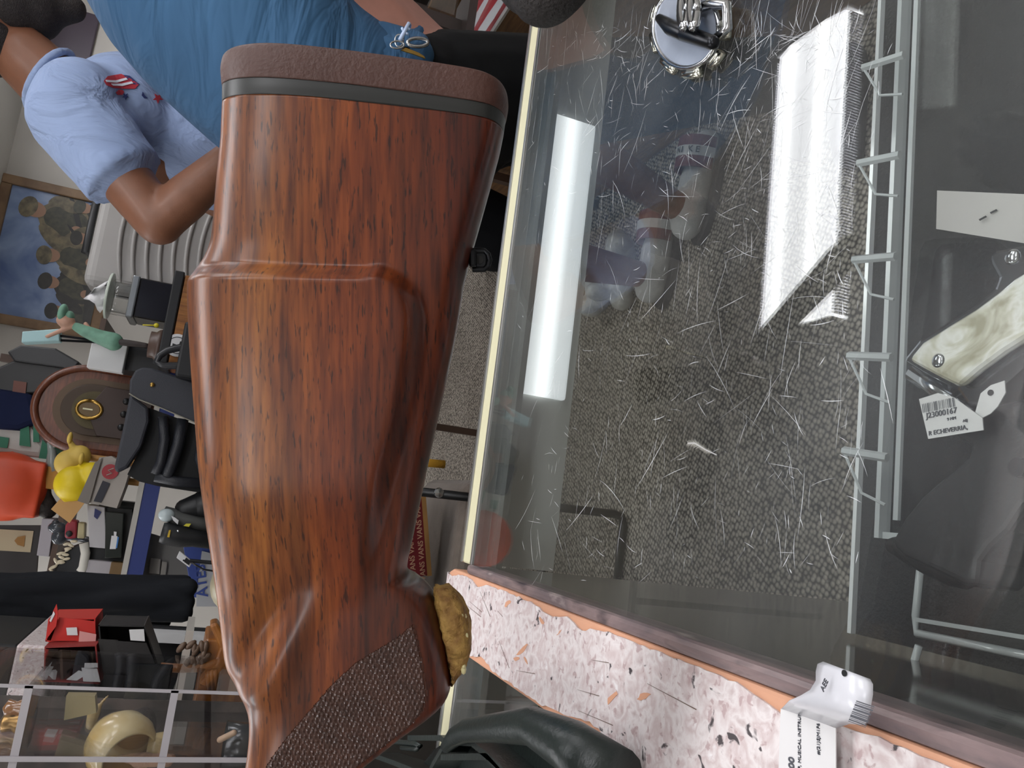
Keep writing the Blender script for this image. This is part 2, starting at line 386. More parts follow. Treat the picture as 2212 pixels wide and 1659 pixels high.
# laminate sheet with chipped, ragged borders
rag = random.Random(3); L = []; R = []; n = 150
for i in range(n):
    y = -.1 + (YE+.1+.024)*i/(n-1)
    chip = .0022 + .0018*rag.random() + (.005*max(0, math.sin(y*31+1))**6) + (.005*max(0, math.sin(y*13.1+2.0))**10)
    chip2 = .0018 + .0015*rag.random() + (.004*max(0, math.sin(y*27+.5))**8) + (.005*max(0, math.sin(y*31))**10)
    L.append((xa+chip, y)); R.append((xb-chip2, y))
mm = MB(); zt = G+.0052
for i in range(n-1):
    mm.slab([(L[i][0],L[i][1],G+.0035),(R[i][0],R[i][1],G+.0035),(R[i+1][0],R[i+1][1],G+.0035),(L[i+1][0],L[i+1][1],G+.0035)], (0,0,zt-G-.0035))
dv.part('laminate_sheet', mm, lamin)
# chips and scratches in the laminate
mm = MB(); r2 = random.Random(11)
for k in range(9):
    cx = xa+.01+r2.random()*(xb-xa-.02); cy = .1 + r2.random()*.55; a = r2.uniform(-.5,.9); Ls = r2.uniform(.006,.02)
    pts = []
    for j in range(9):
        th = 2*PI*j/9; pts.append(V((cx+math.cos(th)*Ls*.2*r2.uniform(.6,1.3)*math.cos(a)-math.sin(th)*Ls*r2.uniform(.7,1.2)*math.sin(a)*.5, cy+math.sin(th)*Ls*.5*r2.uniform(.7,1.3), zt+.0001)))
    dv.part('chip', MB().slab(pts, (0,0,.0001)), salmon)
mm = MB()
for k in range(14):
    cx = xa+.012+r2.random()*(xb-xa-.03); cy = .12 + r2.random()*.55; a = r2.uniform(.6,2.2); l = r2.uniform(.01,.05)
    p = V((cx, cy, zt+.0002)); q = p + V((math.cos(a)*l*.45, math.sin(a)*l, 0)); q.x = min(q.x, xb-.006)
    dn = (q-p).cross(V((0,0,1))).normalized()*.0002
    mm.slab([p-dn, q-dn*.3, q+dn*.3, p+dn], (0,0,.0001))
o = dv.part('scratches', mm, pbr('dark_scratch', '#6b5648', .7)); o['kind'] = 'stuff'

# ---- scratches and smears lying in the surface of the glass
scr = bpy.data.materials.new('glass_scratch'); scr.use_nodes = True
nt = scr.node_tree; b = nt.nodes['Principled BSDF']; b.inputs['Base Color'].default_value = (.9,.92,.95,1); b.inputs['Roughness'].default_value = .5; b.inputs['Alpha'].default_value = .6
mm = MB(); rs = random.Random(5)
def scratch(p, a, l, w):
    k = 4; pts = [p + V((math.cos(a + (j/k-.5)*.25*w2)*l*j/k, math.sin(a + (j/k-.5)*.25*w2)*l*j/k, 0)) for j in range(k+1)]
    for j in range(k):
        d = (pts[j+1]-pts[j]).cross(V((0,0,1))).normalized(); w0 = w*(math.sin(PI*(j+.2)/(k+.4))); w1 = w*(math.sin(PI*(j+1.2)/(k+.4)))
        mm.add([pts[j]-d*w0, pts[j+1]-d*w1, pts[j+1]+d*w1, pts[j]+d*w0], [(0,1,2,3)])
for k in range(1300):
    u = rs.random()
    py = 60 + 1200*u**1.9; px = 1130 + 800*rs.random()
    if px > 1840 and rs.random() < .9: continue
    p = atZ(px, py, G+.0004)
    if p.y > YE-.035 or p.x < -.05: continue
    a = rs.choice((rs.gauss(-.35,.3), rs.gauss(.15,.25), rs.gauss(1.2,.5), rs.uniform(0,PI)))
    w2 = rs.uniform(-1,1); l = rs.choice((.004,.006,.008,.012,.02,.035))*rs.uniform(.6,1.4); w = rs.choice((.00005,.00008,.0001,.00014,.0002))*rs.uniform(.7,1.2)
    scratch(p, a, l, w)
o = mm.build('scratches', scr); o.parent = gtA; o.matrix_parent_inverse = Mx.Identity(4); o['kind'] = 'stuff'

# ================================================================== RIFLE (held level in front of the camera, about 36 cm away)
RD = .36; RS = RD / F
RMAT = Mx.Translation(CAMO) @ CAMR.to_4x4() @ Mx.Translation((0,0,-RD))
def rp(x, y, z=0.): return V(((x-1106)*RS, (829.5-y)*RS, z*RS))      # photo-scale local coordinates, z towards the viewer
ST = [(484,214,1088,276,95,-9),(482,260,1081,312,95,-8),(480,300,1073,345,95,-6),(471,400,1051,430,96,-3),(464,490,1031,505,96,0),(458,530,1021,540,96,0),
      (446,560,1014,565,97,0),(430,585,1009,588,98,0),(422,612,1003,612,98,0),(421,650,997,650,98,0),(426,750,980,750,98,0),(438,900,947,900,98,0),
      (452,1060,912,1060,98,0),(463,1170,888,1175,97,0),(468,1220,878,1222,96,0),(471,1250,881,1243,95,0),(475,1285,905,1256,94,0),(480,1330,934,1285,92,0),
      (485,1380,957,1340,90,0),(489,1420,970,1395,88,0),(496,1450,975,1450,86,0),(512,1482,969,1497,84,0),(530,1506,938,1530,82,0),(541,1538,885,1567,80,0),
      (543,1575,838,1603,80,0),(540,1620,790,1640,82,0),(532,1680,735,1690,84,0),(520,1760,700,1750,86,0),(505,1900,690,1880,90,0),(500,2300,680,2300,92,0),(520,2600,660,2600,70,0)]
def _sh(y): return 17*(1-smst(180, 560, y))
def resamp(st, n):
    st = [(a, b+_sh(b), c, d+_sh(d), T, w) for a,b,c,d,T,w in st]
    out = []
    for i in range(len(st)-1):
        p0 = st[max(i-1,0)]; p1 = st[i]; p2 = st[i+1]; p3 = st[min(i+2,len(st)-1)]
        for k in range(n):
            t = k/n
            out.append(tuple(.5*((2*b)+(-a+c)*t+(2*a-5*b+4*c-d)*t*t+(-a+3*b-3*c+d)*t**3) for a,b,c,d in zip(p0,p1,p2,p3)))
    out.append(st[-1]); return out
CHK = [(560,902),(640,912),(690,912),(760,907),(850,893),(930,873),(1010,850),(1090,832),(1170,815),(1260,798),(1330,780)]
def sect(s): e = abs(2*s-1); return max(0., 1-e**(4.6 if s < .5 else 16.))**.5
def zfront(x, y, s, T):
    e = abs(2*s-1); z = T*sect(s)
    # cheekpiece: a raised panel with a rolled rim that dies out towards the grip
    xr = lerp(CHK, y); yt = 603 + 8*smst(500, 800, x)
    if x > 822 and y < 690: sd = 86 - math.hypot(x-822, y-692)
    else: sd = min(xr-x, y-yt)
    fade = 1 - smst(980, 1300, y)
    z += 58*smst(-26, 18, sd)*fade*max(0., 1-e**6)**.5
    # flute behind the comb nose
    d = ((x-632)*(1470-1270) - (y-1270)*(520-632))/math.hypot(200, 112); al = smst(1200, 1330, y)*(1-smst(1460, 1530, y))
    z -= 15*math.exp(-(d/34)**2)*al
    z += 7*math.exp(-((d-60)/34)**2)*al
    # belly thins towards the toe line below the cheekpiece
    if x > 700: z -= 30*(1-smst(-190, 10, xr-x))*smst(560,680,y)*(1-smst(1150,1290,y))*max(0., 1-e**8)
    return z
def stock_pt(st, s):
    xl, yl, xr, yr, T, bow = st
    x = xl + (xr-xl)*s; y = yl + (yr-yl)*s + bow*4*s*(1-s); return x, y, T
def loft(stations, nf=70, nb=26, zf=None, dens=6):
    rr = []
    sf = [.5-.5*math.cos(PI*i/nf) for i in range(nf+1)]; sb = [.5-.5*math.cos(PI*i/nb) for i in range(nb+1)]
    for st in resamp(stations, dens):
        ring = []
        for s in sf: x, y, T = stock_pt(st, s); ring.append(rp(x, y, (zf or (lambda x,y,s,T: T*sect(s)))(x, y, s, T)))
        for s in sb[::-1][1:-1]: x, y, T = stock_pt(st, s); ring.append(rp(x, y, -T*sect(s)))
        rr.append(ring)
    return MB().rings(rr)
def walnut_build(nt, tc):
    v = nmap(nt, tc)
    fig = noise(nt, nmap(nt, tc, (26, 6.5, 10)), 1.0, 4, .7)                 # broad dark figure
    gr = noise(nt, nmap(nt, tc, (420, 30, 60)), 1.0, 4, .2)               # fine grain along the stock
    pore = noise(nt, nmap(nt, tc, (900, 110, 120)), 1.0, 2)
    st = noise(nt, nmap(nt, tc, (85, 3.2, 10)), 1.0, 4, .3)
    base = ramp(nt, fig, [(.28, '#341b0d'), (.42, '#613116'), (.55, '#844a1e'), (.7, '#a56c32')])
    base = mixc(nt, .55, base, ramp(nt, st, [(.3, '#46250f'), (.5, '#82481c'), (.7, '#a5662a')]))
    base = mixc(nt, 1., base, ramp(nt, gr, [(.3, '#a8948a'), (.6, '#ffffff')]), 'MULTIPLY')
    base = mixc(nt, ramp(nt, pore, [(.60, (0,0,0,1)), (.68, (.8,.8,.8,1))]), base, '#2a140a')
    # redder wood and painted-in shade towards the belly line, lighter orange near the comb
    sp = nt.nodes.new('ShaderNodeSeparateXYZ'); nt.links.new(tc.outputs['Object'], sp.inputs[0])
    mr = nt.nodes.new('ShaderNodeMapRange'); mr.inputs[1].default_value = -.115; mr.inputs[2].default_value = -.025; nt.links.new(sp.outputs['X'], mr.inputs[0])
    base = mixc(nt, 1., base, ramp(nt, mr.outputs[0], [(0., '#ffffff'), (.45, '#f0c8b4'), (1., '#a06a5a')]), 'MULTIPLY')
    return base, pore
walnut = ramp_mat('oiled_walnut', walnut_build, .40, bumps=.06, bdist=.0006, **{'Coat Weight': .3, 'Coat Roughness': .2, 'Specular IOR Level': .35})
rub = pbr('brown_rubber', '#4a2a20', .5, bump=.15, bscale=500, var=.06, vscale=60); spm = pbr('black_spacer', '#20211f', .4)
rifle = thing('rifle_stock', 'walnut rifle stock with raised cheekpiece, checkered grip and brown butt pad', 'rifle'); rifle.matrix_world = RMAT
stock = loft(ST, zf=zfront).build('stock', walnut, rifle, smooth=True)
loft([(484,178,1092,247,96,-9),(484,196,1090,262,97,-9),(484,214,1088,276,96,-9)]).build('spacer', spm, rifle, smooth=True)
loft([(484,178,1092,247,98,-9),(482,160,1096,232,99,-9),(481,140,1098,215,99,-8),(484,122,1097,199,98,-8),(488,114,1095,191,97,-8),(497,108,1090,184,96,-7),(512,105,1080,178,93,-7)]).build('butt_pad', rub, rifle, smooth=True)
# sling swivel stud on the toe line
steel = pbr('blued_steel', '#2c2d30', .3, .9); bright = pbr('bright_steel', '#c9cbce', .18, 1.)
m = MB(); m.box(rp(1022,560,0), (16*RS,38*RS,40*RS)); m.build('sling_stud', steel, rifle, bevel=.001)
m = MB(); pts = [(1020,-20),(1046,-20),(1054,-12),(1057,0),(1054,12),(1046,20),(1020,20)]
outer = [rp(x, 562+y, 0) for x, y in pts]
m.tube(outer, 7*RS, 8); m.box(rp(1036,562,0), (30*RS,36*RS,6*RS)); so = m.build('sling_loop', steel, rifle, smooth=False, bevel=.0006)
MB().cyl(rp(1036,562,3.2), rp(1036,562,5.0), 9*RS, 14).build('loop_hole', pbr('hole_black', '#0a0a0a', .6), so)
# broken-out wood and old glue where the grip cap was
m = MB(); rg = random.Random(4)
A = [(938,1268),(941,1300),(950,1340),(960,1380),(970,1420),(976,1456),(975,1478)]
B = [(972,1266),(995,1290),(1010,1320),(1016,1355),(1019,1392),(1012,1425),(985,1464)]
rr = []
n1 = 26
for i in range(n1):
    t = i/(n1-1)*(len(A)-1); k = min(int(t), len(A)-2); u = t-k
    a = V(A[k]).lerp(V(A[k+1]), u); b2 = V(B[k]).lerp(V(B[k+1]), u)
    T = 62*math.sin(PI*(.12+.76*i/(n1-1)))
    ring = []
    for j in range(28):
        th = 2*PI*j/28; cx = (a+b2)/2; h = (b2-a)/2
        q = cx + h*math.copysign(abs(math.cos(th))**.6, math.cos(th)); z = T*math.copysign(abs(math.sin(th))**.6, math.sin(th))
        jit = 1 + .0*rg.random()
        ring.append(rp(q.x + rg.uniform(-2.5,2.5), q.y + rg.uniform(-2.5,2.5), z + rg.uniform(-4,4)))
    rr.append(ring)
m.rings(rr).build('broken_grip_cap', pbr('raw_wood_glue', '#b08a48', .7, col2='#7a5426', vscale=130, bump=1., bscale=200), rifle, smooth=True)
m = MB()
for k in range(16):
    y = rg.uniform(1300,1430); x = lerp([(1300,998),(1360,1014),(1430,1008)], y) + rg.uniform(-8,2)
    m.ell(rp(x-4, y, rg.uniform(18,50)), (rg.uniform(4,9)*RS, rg.uniform(5,12)*RS, rg.uniform(5,9)*RS), 8, 6)
m.build('glue_beads', pbr('old_glue', '#d9cf9c', .35), rifle, smooth=True)
# checkered grip panel: rows of small pyramids standing on the stock surface
dense = resamp(ST, 6)
import bisect
def stock_z(x, y):
    # find station whose line passes through (x, y)
    lo, hi = 0, len(dense)-1
    while hi-lo > 1:
        mid = (lo+hi)//2; xl, yl, xr, yr, T, bw = dense[mid]; s = (x-xl)/(xr-xl)
        if yl + (yr-yl)*s + bw*4*s*(1-s) < y: lo = mid
        else: hi = mid
    a, b2 = dense[lo], dense[hi]
    def ev(q): xl, yl, xr, yr, T, bw = q; s = (x-xl)/(xr-xl); return yl+(yr-yl)*s, s, T
    ya, sa, Ta = ev(a); yb, sb, Tb = ev(b2); u = 0 if yb == ya else max(0,min(1,(y-ya)/(yb-ya)))
    s = sa+(sb-sa)*u; T = Ta+(Tb-Ta)*u
    if s < .005 or s > .995: return None
    return zfront(x, y, s, T)
cl = [(1316,906),(1345,872),(1400,782),(1450,730),(1500,688),(1550,645),(1600,608),(1650,578),(1700,556),(1760,540)]   # left border x(y)
cr_ = [(1316,906),(1345,913),(1400,925),(1465,934),(1500,926),(1535,898),(1570,854),(1610,800),(1650,752),(1700,702),(1760,660)]
m = MB(); idx = {}; step = 2.6; e1 = V((math.cos(1.15), math.sin(1.15))); e2 = V((math.cos(1.95), math.sin(1.95)))
ys = [1316 + step*i for i in range(int((1755-1316)/step))]; xs = [535 + step*i for i in range(int((940-535)/step))]
P8 = 8.6
for i, y in enumerate(ys):
    x0, x1 = lerp(cl, y), lerp(cr_, y)
    for j, x in enumerate(xs):
        if x < x0 or x > x1: continue
        z = stock_z(x, y)
        if z is None: continue
        q = V((x,y)); a = q.dot(V((-e1.y,e1.x)))/P8; b2 = q.dot(V((-e2.y,e2.x)))/P8
        h = min(abs((a % 1)-.5), abs((b2 % 1)-.5)); edge = min(x-x0, x1-x)
        hh = 1.2 + 2.0*(1-2*abs(.5-(a%1)))*(1-2*abs(.5-(b2%1)))*2.2
        if edge < 5: hh = 3.2 if edge < 2.6 else .3
        idx[(i,j)] = len(m.v); m.v.append(tuple(rp(x, y, z + hh - .6)))
for (i,j), k in idx.items():
    q = [(i,j),(i,j+1),(i+1,j+1),(i+1,j)]
    if all(w in idx for w in q): m.f.append(tuple(idx[w] for w in q))
m.build('checkering', pbr('dark_checkering', '#43291f', .36, var=.2, vscale=90, coat=.2), rifle, smooth=False)
# action and barrel continue out of frame
MB().cyl(rp(520,1790,0), rp(440,2600,0), 55*RS, 20).build('receiver', steel, rifle, smooth=True)
MB().cyl(rp(440,2600,0), rp(440,4300,0), 36*RS, 16, 26*RS).build('barrel', steel, rifle, smooth=True)

# ================================================================== PEOPLE
def hand(m, wrist, d, n, r=.0085, curl=.5, thumb=1):
    """palm plus five bent fingers; d = direction of the fingers, n = palm normal"""
    d = V(d).normalized(); n = V(n).normalized(); s = d.cross(n).normalized()*thumb; w = V(wrist)
    for k in range(4): m.cap(w + s*(.028*(k/3-.5)*1.2), w + d*.085 + s*(.06*(k/3-.5)), .018, .0135)
    for k, L in enumerate((.068,.078,.074,.058)):
        b = w + d*.085 + s*(.064*(.5-k/3)); pts = [b]
        for j, fr in enumerate((.45,.32,.23)):
            a = curl*(j+1)*.55; pts.append(pts[-1] + (d*math.cos(a) + n*math.sin(a))*L*fr)
        m.chain(pts, [r*1.1, r, r*.95, r*.8], 10)
    b = w + d*.025 + s*.03
    m.chain([b, b + (d*.6+s*.75+n*.25).normalized()*.04, b + (d*.6+s*.75+n*.25).normalized()*.04 + (d*.9+s*.2+n*.4).normalized()*.03], [.015,.0115,.009], 10)
skinA = pbr('tan_brown_skin', '#80543d', .5, var=.06, vscale=30, bump=.05, bscale=400, coat=.05)
skinB = pbr('ruddy_skin', '#b58273', .5, var=.08, vscale=30)
def cloth(name, col, var=.04, bump=.35, bs=14, stretch=(1,1,1), rough=.9): return pbr(name, col, rough, var=var, vscale=4, bump=bump, bscale=bs, stretch=stretch, spec=.2)

# ---------- man in the light blue T-shirt, seen from his right side, walking to the right
PA = TH('person', 'bearded man in light blue T-shirt with flag print, black shorts and slides', 'person', (.85,1.82,0))
b = MB()
Yt = 1.82
neck0, neck1, headc = V((.75,Yt,1.60)), V((.82,Yt,1.70)), V((.885,Yt,1.795))
b.chain([neck0, neck1], [.072,.064])
b.ell(headc + V((-.01,0,.03)), (.098,.078,.112)); b.ell(headc + V((.045,0,-.06)), (.068,.058,.075))
b.ell(headc + V((.112,0,-.01)), (.022,.014,.024)); b.cap(headc + V((.085,0,.035)), headc + V((.112,0,-.012)), .010, .013)     # nose
b.ell(headc + V((-.012,-.080,-.005)), (.016,.012,.032)); b.ell(headc + V((-.012,.080,-.005)), (.016,.012,.032))       # ears
b.ell(headc + V((.088,0,.042)), (.02,.06,.012))                                                             # brow
b.chain([headc + V((.094,-.02,-.055)), headc + V((.102,0,-.055)), headc + V((.094,.02,-.055))], [.008,.01,.008], 8)  # lips
hip, chest = V((.80,Yt,1.02)), V((.735,Yt,1.45))
b.chain([hip, V((.80,Yt,1.25)), chest], [.135,.13,.14])
shR, elR, wrR = V((.655,Yt-.17,1.55)), V((.475,Yt-.20,1.365)), V((.655,Yt-.28,1.225))
shL, elL, wrL = V((.76,Yt+.19,1.555)), V((.70,Yt+.26,1.28)), V((.90,Yt+.24,1.14))
for sh, el, wr in ((shR,elR,wrR),(shL,elL,wrL)):
    b.chain([sh, el], [.062,.046]); b.chain([el, el.lerp(wr,.3), wr], [.044,.045,.029]); hand(b, wr, (wr-el), V((0,0,-1)), curl=.6)
f1h, f1t = atZ(1505,462,.03), atZ(1545,270,.03); f2h, f2t = atZ(1470,548,.03), atZ(1420,470,.03)
f1h = V((.86,1.80,.03)); f1t = V((1.10,1.76,.03)); f2h = V((.71,1.97,.03)); f2t = V((.94,1.95,.03))
legs = []
for (hp, kn, an) in ((V((.86,Yt-.09,.97)), V((1.0,1.74,.52)), V((.895,1.79,.09))), (V((.80,Yt+.09,.97)), V((.72,1.90,.53)), V((.745,1.965,.09)))):
    b.chain([hp, kn], [.095,.064]); b.chain([kn, kn.lerp(an,.3)+V((-.012,0,0)), an], [.060,.062,.038]); legs.append((hp,kn,an))
for h, tt in ((f1h,f1t),(f2h,f2t)): b.chain([h+V((0,0,.03)), h.lerp(tt,.5)+V((0,0,.022)), tt+V((0,0,.008))], [.038,.040,.028])
PA.part('body', b, skinA, remesh=.007, smo=4)
eye = pbr('eye_white', '#e9e6e0', .2); iris = pbr('iris_brown', '#2a1810', .2)
for sy in (-1,1):
    e = PA.part('eye', MB().ell(headc + V((.086,sy*.031,.012)), (.013,.015,.012)), eye, smooth=True)
    PA.part('iris', MB().ell(headc + V((.096,sy*.031,.012)), (.005,.007,.007)), iris, parent=e, smooth=True)
hairm = pbr('black_hair', '#2a2422', .75, var=.3, vscale=200, bump=.8, bscale=500)
h = MB(); h.ell(headc + V((-.022,0,.055)), (.100,.085,.105)); h.ell(headc + V((-.06,0,-.01)), (.062,.078,.085))
PA.part('hair', h, hairm, remesh=.008, smo=3)
h = MB(); h.ell(headc + V((.052,0,-.085)), (.074,.066,.062)); h.ell(headc + V((.02,0,-.055)), (.055,.081,.06)); h.cap(headc + V((.06,0,-.11)), headc + V((.075,0,-.155)), .045, .03)
h.ell(headc + V((.098,0,-.038)), (.016,.035,.009))
PA.part('beard', h, hairm, remesh=.007, smo=3)
ts = MB()
ts.chain([V((.755,Yt,1.60)), V((.735,Yt,1.50))], [.080,.135]); ts.ell((.735,Yt,1.48), (.135,.20,.14)); ts.ell((.745,Yt,1.30), (.148,.19,.17)); ts.ell((.78,Yt,1.10), (.155,.19,.17)); ts.cap((.81,Yt,1.02),(.815,Yt,.97),.15,.15)
for sh, el in ((shR,elR),(shL,elL)):
    e2 = sh.lerp(el, .42); ts.chain([sh+V((.03,0,.0)), sh, sh.lerp(el,.3), e2], [.085,.088,.084,.080]); ts.cyl(sh.lerp(el,.3), sh.lerp(el,.60), .080, 20)
def shirt_build(nt, tc):
    n = noise(nt, nmap(nt, tc, (9,9,4), (0,.6,0)), 1.6, 4, .8); n2 = noise(nt, nmap(nt, tc), 3, 2)
    return ramp(nt, n2, [(.3, '#8c9fc4'), (.7, '#9fb1d4')]), n
shirtA = ramp_mat('light_blue_cotton', shirt_build, .85, bumps=.9, bdist=.03)
TS = PA.part('t_shirt', ts, shirtA, remesh=.009, smo=5)
# collar rib
ring = []
for k in range(24):
    a = 2*PI*k/24; ring.append(V((.785,Yt,1.648)) + V((.066*math.cos(a), .078*math.sin(a), -.030*math.cos(a))))
PA.part('collar', MB().tube(ring+[ring[0]], .008, 8), shirtA, parent=TS, smooth=True)
# printed flag motif on the chest
from mathutils.bvhtree import BVHTree
_bvh = BVHTree.FromObject(TS, bpy.context.evaluated_depsgraph_get())
def decal(name, pix, mat, lift=.0015):
    bm = bmesh.new(); f = bm.faces.new([bm.verts.new((x, y, 0)) for x, y in pix])
    bmesh.ops.triangulate(bm, faces=bm.faces); bmesh.ops.subdivide_edges(bm, edges=bm.edges, cuts=3, use_grid_fill=True)
    m = MB(); bm.verts.index_update()
    for v in bm.verts:
        d = dray(v.co.x, v.co.y).normalized(); h = _bvh.ray_cast(CAMO, d)
        m.v.append(tuple((h[0] if h[0] is not None else atY(v.co.x, v.co.y, 1.66)) - d*lift))
    m.f = [tuple(v.index for v in f.verts) for f in bm.faces]; bm.free()
    o = PA.part(name, m, mat, parent=TS); q = o.modifiers.new('thick', 'SOLIDIFY'); q.thickness = .0008; return o
pr_r = pbr('print_red', '#b5323f', .8); pr_b = pbr('print_navy', '#2a3568', .8); pr_w = pbr('print_white', '#e8eaf2', .8)
decal('flag_print', [(224,175),(232,165),(262,160),(285,172),(300,182),(292,192),(268,192),(245,190),(230,184)], pr_r)
decal('flag_stripe', [(228,173),(250,174),(272,168),(276,172),(252,179),(230,177)], pr_w, .003)
decal('flag_stripe', [(240,181),(262,181),(284,176),(288,180),(264,186),(244,185)], pr_w, .003)
decal('flag_canton', [(266,162),(280,164),(296,178),(302,182),(290,183),(278,174)], pr_b)
decal('balloon_print', [(250,200),(256,194),(264,194),(268,199),(264,205),(254,205)], pr_r)
decal('crescent_print', [(308,198),(312,206),(319,212),(312,213),(306,206)], pr_b)
def star(cx, cy, r): return [(cx + (r if k % 2 == 0 else r*.42)*math.cos(PI*k/5+.3), cy + (r if k % 2 == 0 else r*.42)*math.sin(PI*k/5+.3)) for k in range(10)]
decal('star_print', star(341, 212, 12), pr_r)
decal('small_star_print', star(271, 208, 8), pr_b)
sh = MB()
for hp, kn, an in legs: sh.chain([hp+V((0,0,.02)), hp.lerp(kn,.55), hp.lerp(kn,.86)], [.12,.108,.105])
sh.chain([V((.815,Yt,1.06)), V((.82,Yt,.95))], [.15,.155])
PA.part('shorts', sh, cloth('black_shorts', '#0f1013', .1, .4, 20), remesh=.009, smo=3)
sockm = pbr('white_sock', '#cfcfcf', .9, bump=.3, bscale=200); slidem = pbr('crimson_slide', '#6d2a34', .6); solem = pbr('dark_sole', '#26242a', .6)
for i, (h, tt, (hp,kn,an)) in enumerate(((f1h,f1t,legs[0]),(f2h,f2t,legs[1]))):
    s = MB(); s.chain([h+V((0,0,.032)), h.lerp(tt,.5)+V((0,0,.026)), tt+V((0,0,.012))], [.045,.047,.036]); s.cap(an+V((0,0,-.03)), an+V((0,0,-.005)), .045,.046)
    PA.part('sock', s, sockm, remesh=.007, smo=2)
    dr = (tt-h).normalized(); sd = V((dr.y,-dr.x,0)); so = MB()
    po = []
    for k in range(20):
        a = 2*PI*k/20; po.append(h.lerp(tt,.47) + dr*(.165*math.cos(a)) + sd*(.056*math.sin(a)))
    so.slab([V((p.x,p.y,.001)) for p in po], (0,0,.026)); sl = PA.part('sole', so, solem, bevel=.006)
    st = MB(); arc = [h.lerp(tt,.80) + sd*(.062*math.cos(PI*k/10)) + V((0,0,.02+.075*math.sin(PI*k/10))) for k in range(11)]
    st.rings([[p - dr*.045 for p in arc], [p + dr*.045 for p in arc]], closed=False); stp = PA.part('strap', st, slidem); stp.modifiers.new('t','SOLIDIFY').thickness = .008
    st = MB(); arc2 = [h.lerp(tt,.80) + sd*(.064*math.cos(PI*k/10)) + V((0,0,.02+.0775*math.sin(PI*k/10))) for k in range(11)]
    st.rings([[p - dr*.014 for p in arc2], [p + dr*.014 for p in arc2]], closed=False); bnd = PA.part('strap_band', st, pbr('band_white', '#d8d8d8', .7), parent=stp); bnd.modifiers.new('t','SOLIDIFY').thickness = .003
    if i == 0:
        nrm = (sd*.5 + V((0,0,.85))).normalized()
        for kk, ch in enumerate('NIKE'):
            an_ = PI*(.52-kk*.095); p = h.lerp(tt,.80) + sd*(.067*math.cos(an_)) + V((0,0,.02+.0805*math.sin(an_))) - dr*.008
            tn = sd*math.sin(an_) - V((0,0,math.cos(an_)))
            PA.part('strap_lettering', text_mb(ch, .024, frame(p, tn, dr), bold=.0006), black, parent=stp)

# ---------- heavy man in the blue polo shirt leaning at the counter (cropped by the frame)
PB = TH('person', 'heavyset man in bright blue shirt and black pants with keys on his belt', 'person', (.80,1.27,0))
Yb = 1.25
b = MB(); b.chain([V((.66,Yb,1.0)), V((.72,Yb,1.2)), V((.93,Yb,1.42))], [.15,.19,.17])
b.chain([V((1.10,Yb,1.55)), V((1.24,Yb,1.64))], [.08,.07]); hb = V((1.31,Yb,1.73))
b.ell(hb+V((.01,0,.03)), (.10,.08,.115)); b.ell(hb+V((-.045,0,-.06)), (.07,.06,.075)); b.cap(hb+V((-.085,0,.03)), hb+V((-.112,0,-.01)), .01,.014)
b.ell(hb+V((.015,-.082,0)), (.016,.012,.032)); b.ell(hb+V((.015,.082,0)), (.016,.012,.032)); b.ell(hb+V((-.09,0,-.055)), (.018,.024,.008))
for sy in (-1,1):
    s0, el, wr = V((1.06,Yb+sy*.21,1.47)), V((1.08,Yb+sy*.25,1.22)), V((.915,Yb+sy*.19,1.12))
    b.chain([s0, el], [.065,.05]); b.chain([el, wr], [.048,.032]); hand(b, wr, V((-.55,0,.05)) if sy > 0 else V((-.5,0,-.5)), V((0,-.3,-1)), curl=.7, thumb=-1)
lb = []
for hp, kn, an in ((V((.66,Yb-.06,.93)), V((.86,Yb+.0,.50)), V((1.02,Yb-.02,.09))), (V((.68,Yb+.10,.93)), V((.95,Yb+.14,.50)), V((1.10,Yb+.14,.09)))):
    b.chain([hp, kn], [.11,.07]); b.chain([kn, an], [.065,.04]); b.chain([an+V((.03,0,-.04)), an+V((-.16,0,-.06))], [.04,.03]); lb.append((hp,kn,an))
PB.part('body', b, skinB, remesh=.008, smo=4)
for sy in (-1,1):
    e = PB.part('eye', MB().ell(hb+V((-.086,sy*.031,.012)), (.013,.015,.012)), eye, smooth=True); PB.part('iris', MB().ell(hb+V((-.096,sy*.031,.012)), (.005,.007,.007)), iris, parent=e, smooth=True)
h = MB(); h.ell(hb+V((.022,0,.055)), (.102,.086,.105)); PB.part('hair', h, pbr('grey_hair', '#6f6a66', .8, bump=.8, bscale=400), remesh=.008, smo=3)
shirtB = ramp_mat('bright_blue_knit', lambda nt, tc: (ramp(nt, noise(nt, nmap(nt, tc), 2.5, 3), [(.3, '#2a4d6e'), (.7, '#335d82')]), noise(nt, nmap(nt, tc, (3,3,12), (0,.5,0)), 2.0, 3, .8)), .8, bumps=.55, bdist=.02)
# shirt as a loft of ellipses: (z, x_left, x_right, half depth)
prof = [(1.025,.505,.735,.17),(1.05,.488,.755,.19),(1.10,.478,.775,.20),(1.16,.480,.815,.215),(1.22,.500,.87,.22),(1.28,.528,.93,.225),(1.34,.562,1.01,.225),(1.40,.598,1.08,.22),(1.46,.645,1.15,.21),(1.52,.72,1.19,.20),(1.56,.84,1.20,.17),(1.60,.98,1.19,.12),(1.62,1.05,1.18,.09)]
m = MB(); rr = []
for z, a, c2, dy in prof: rr.append([V(((a+c2)/2 + (c2-a)/2*math.cos(2*PI*k/40), Yb + dy*math.sin(2*PI*k/40), z + .02*math.cos(2*PI*k/40)*(z-1.05))) for k in range(40)])
m.rings(rr)
for sy in (-1,1):
    s0, el = V((1.06,Yb+sy*.20,1.46)), V((1.08,Yb+sy*.25,1.22)); m.chain([s0, s0.lerp(el,.72)], [.095,.088])
SB = PB.part('polo_shirt', m, shirtB, remesh=.009, smo=4)
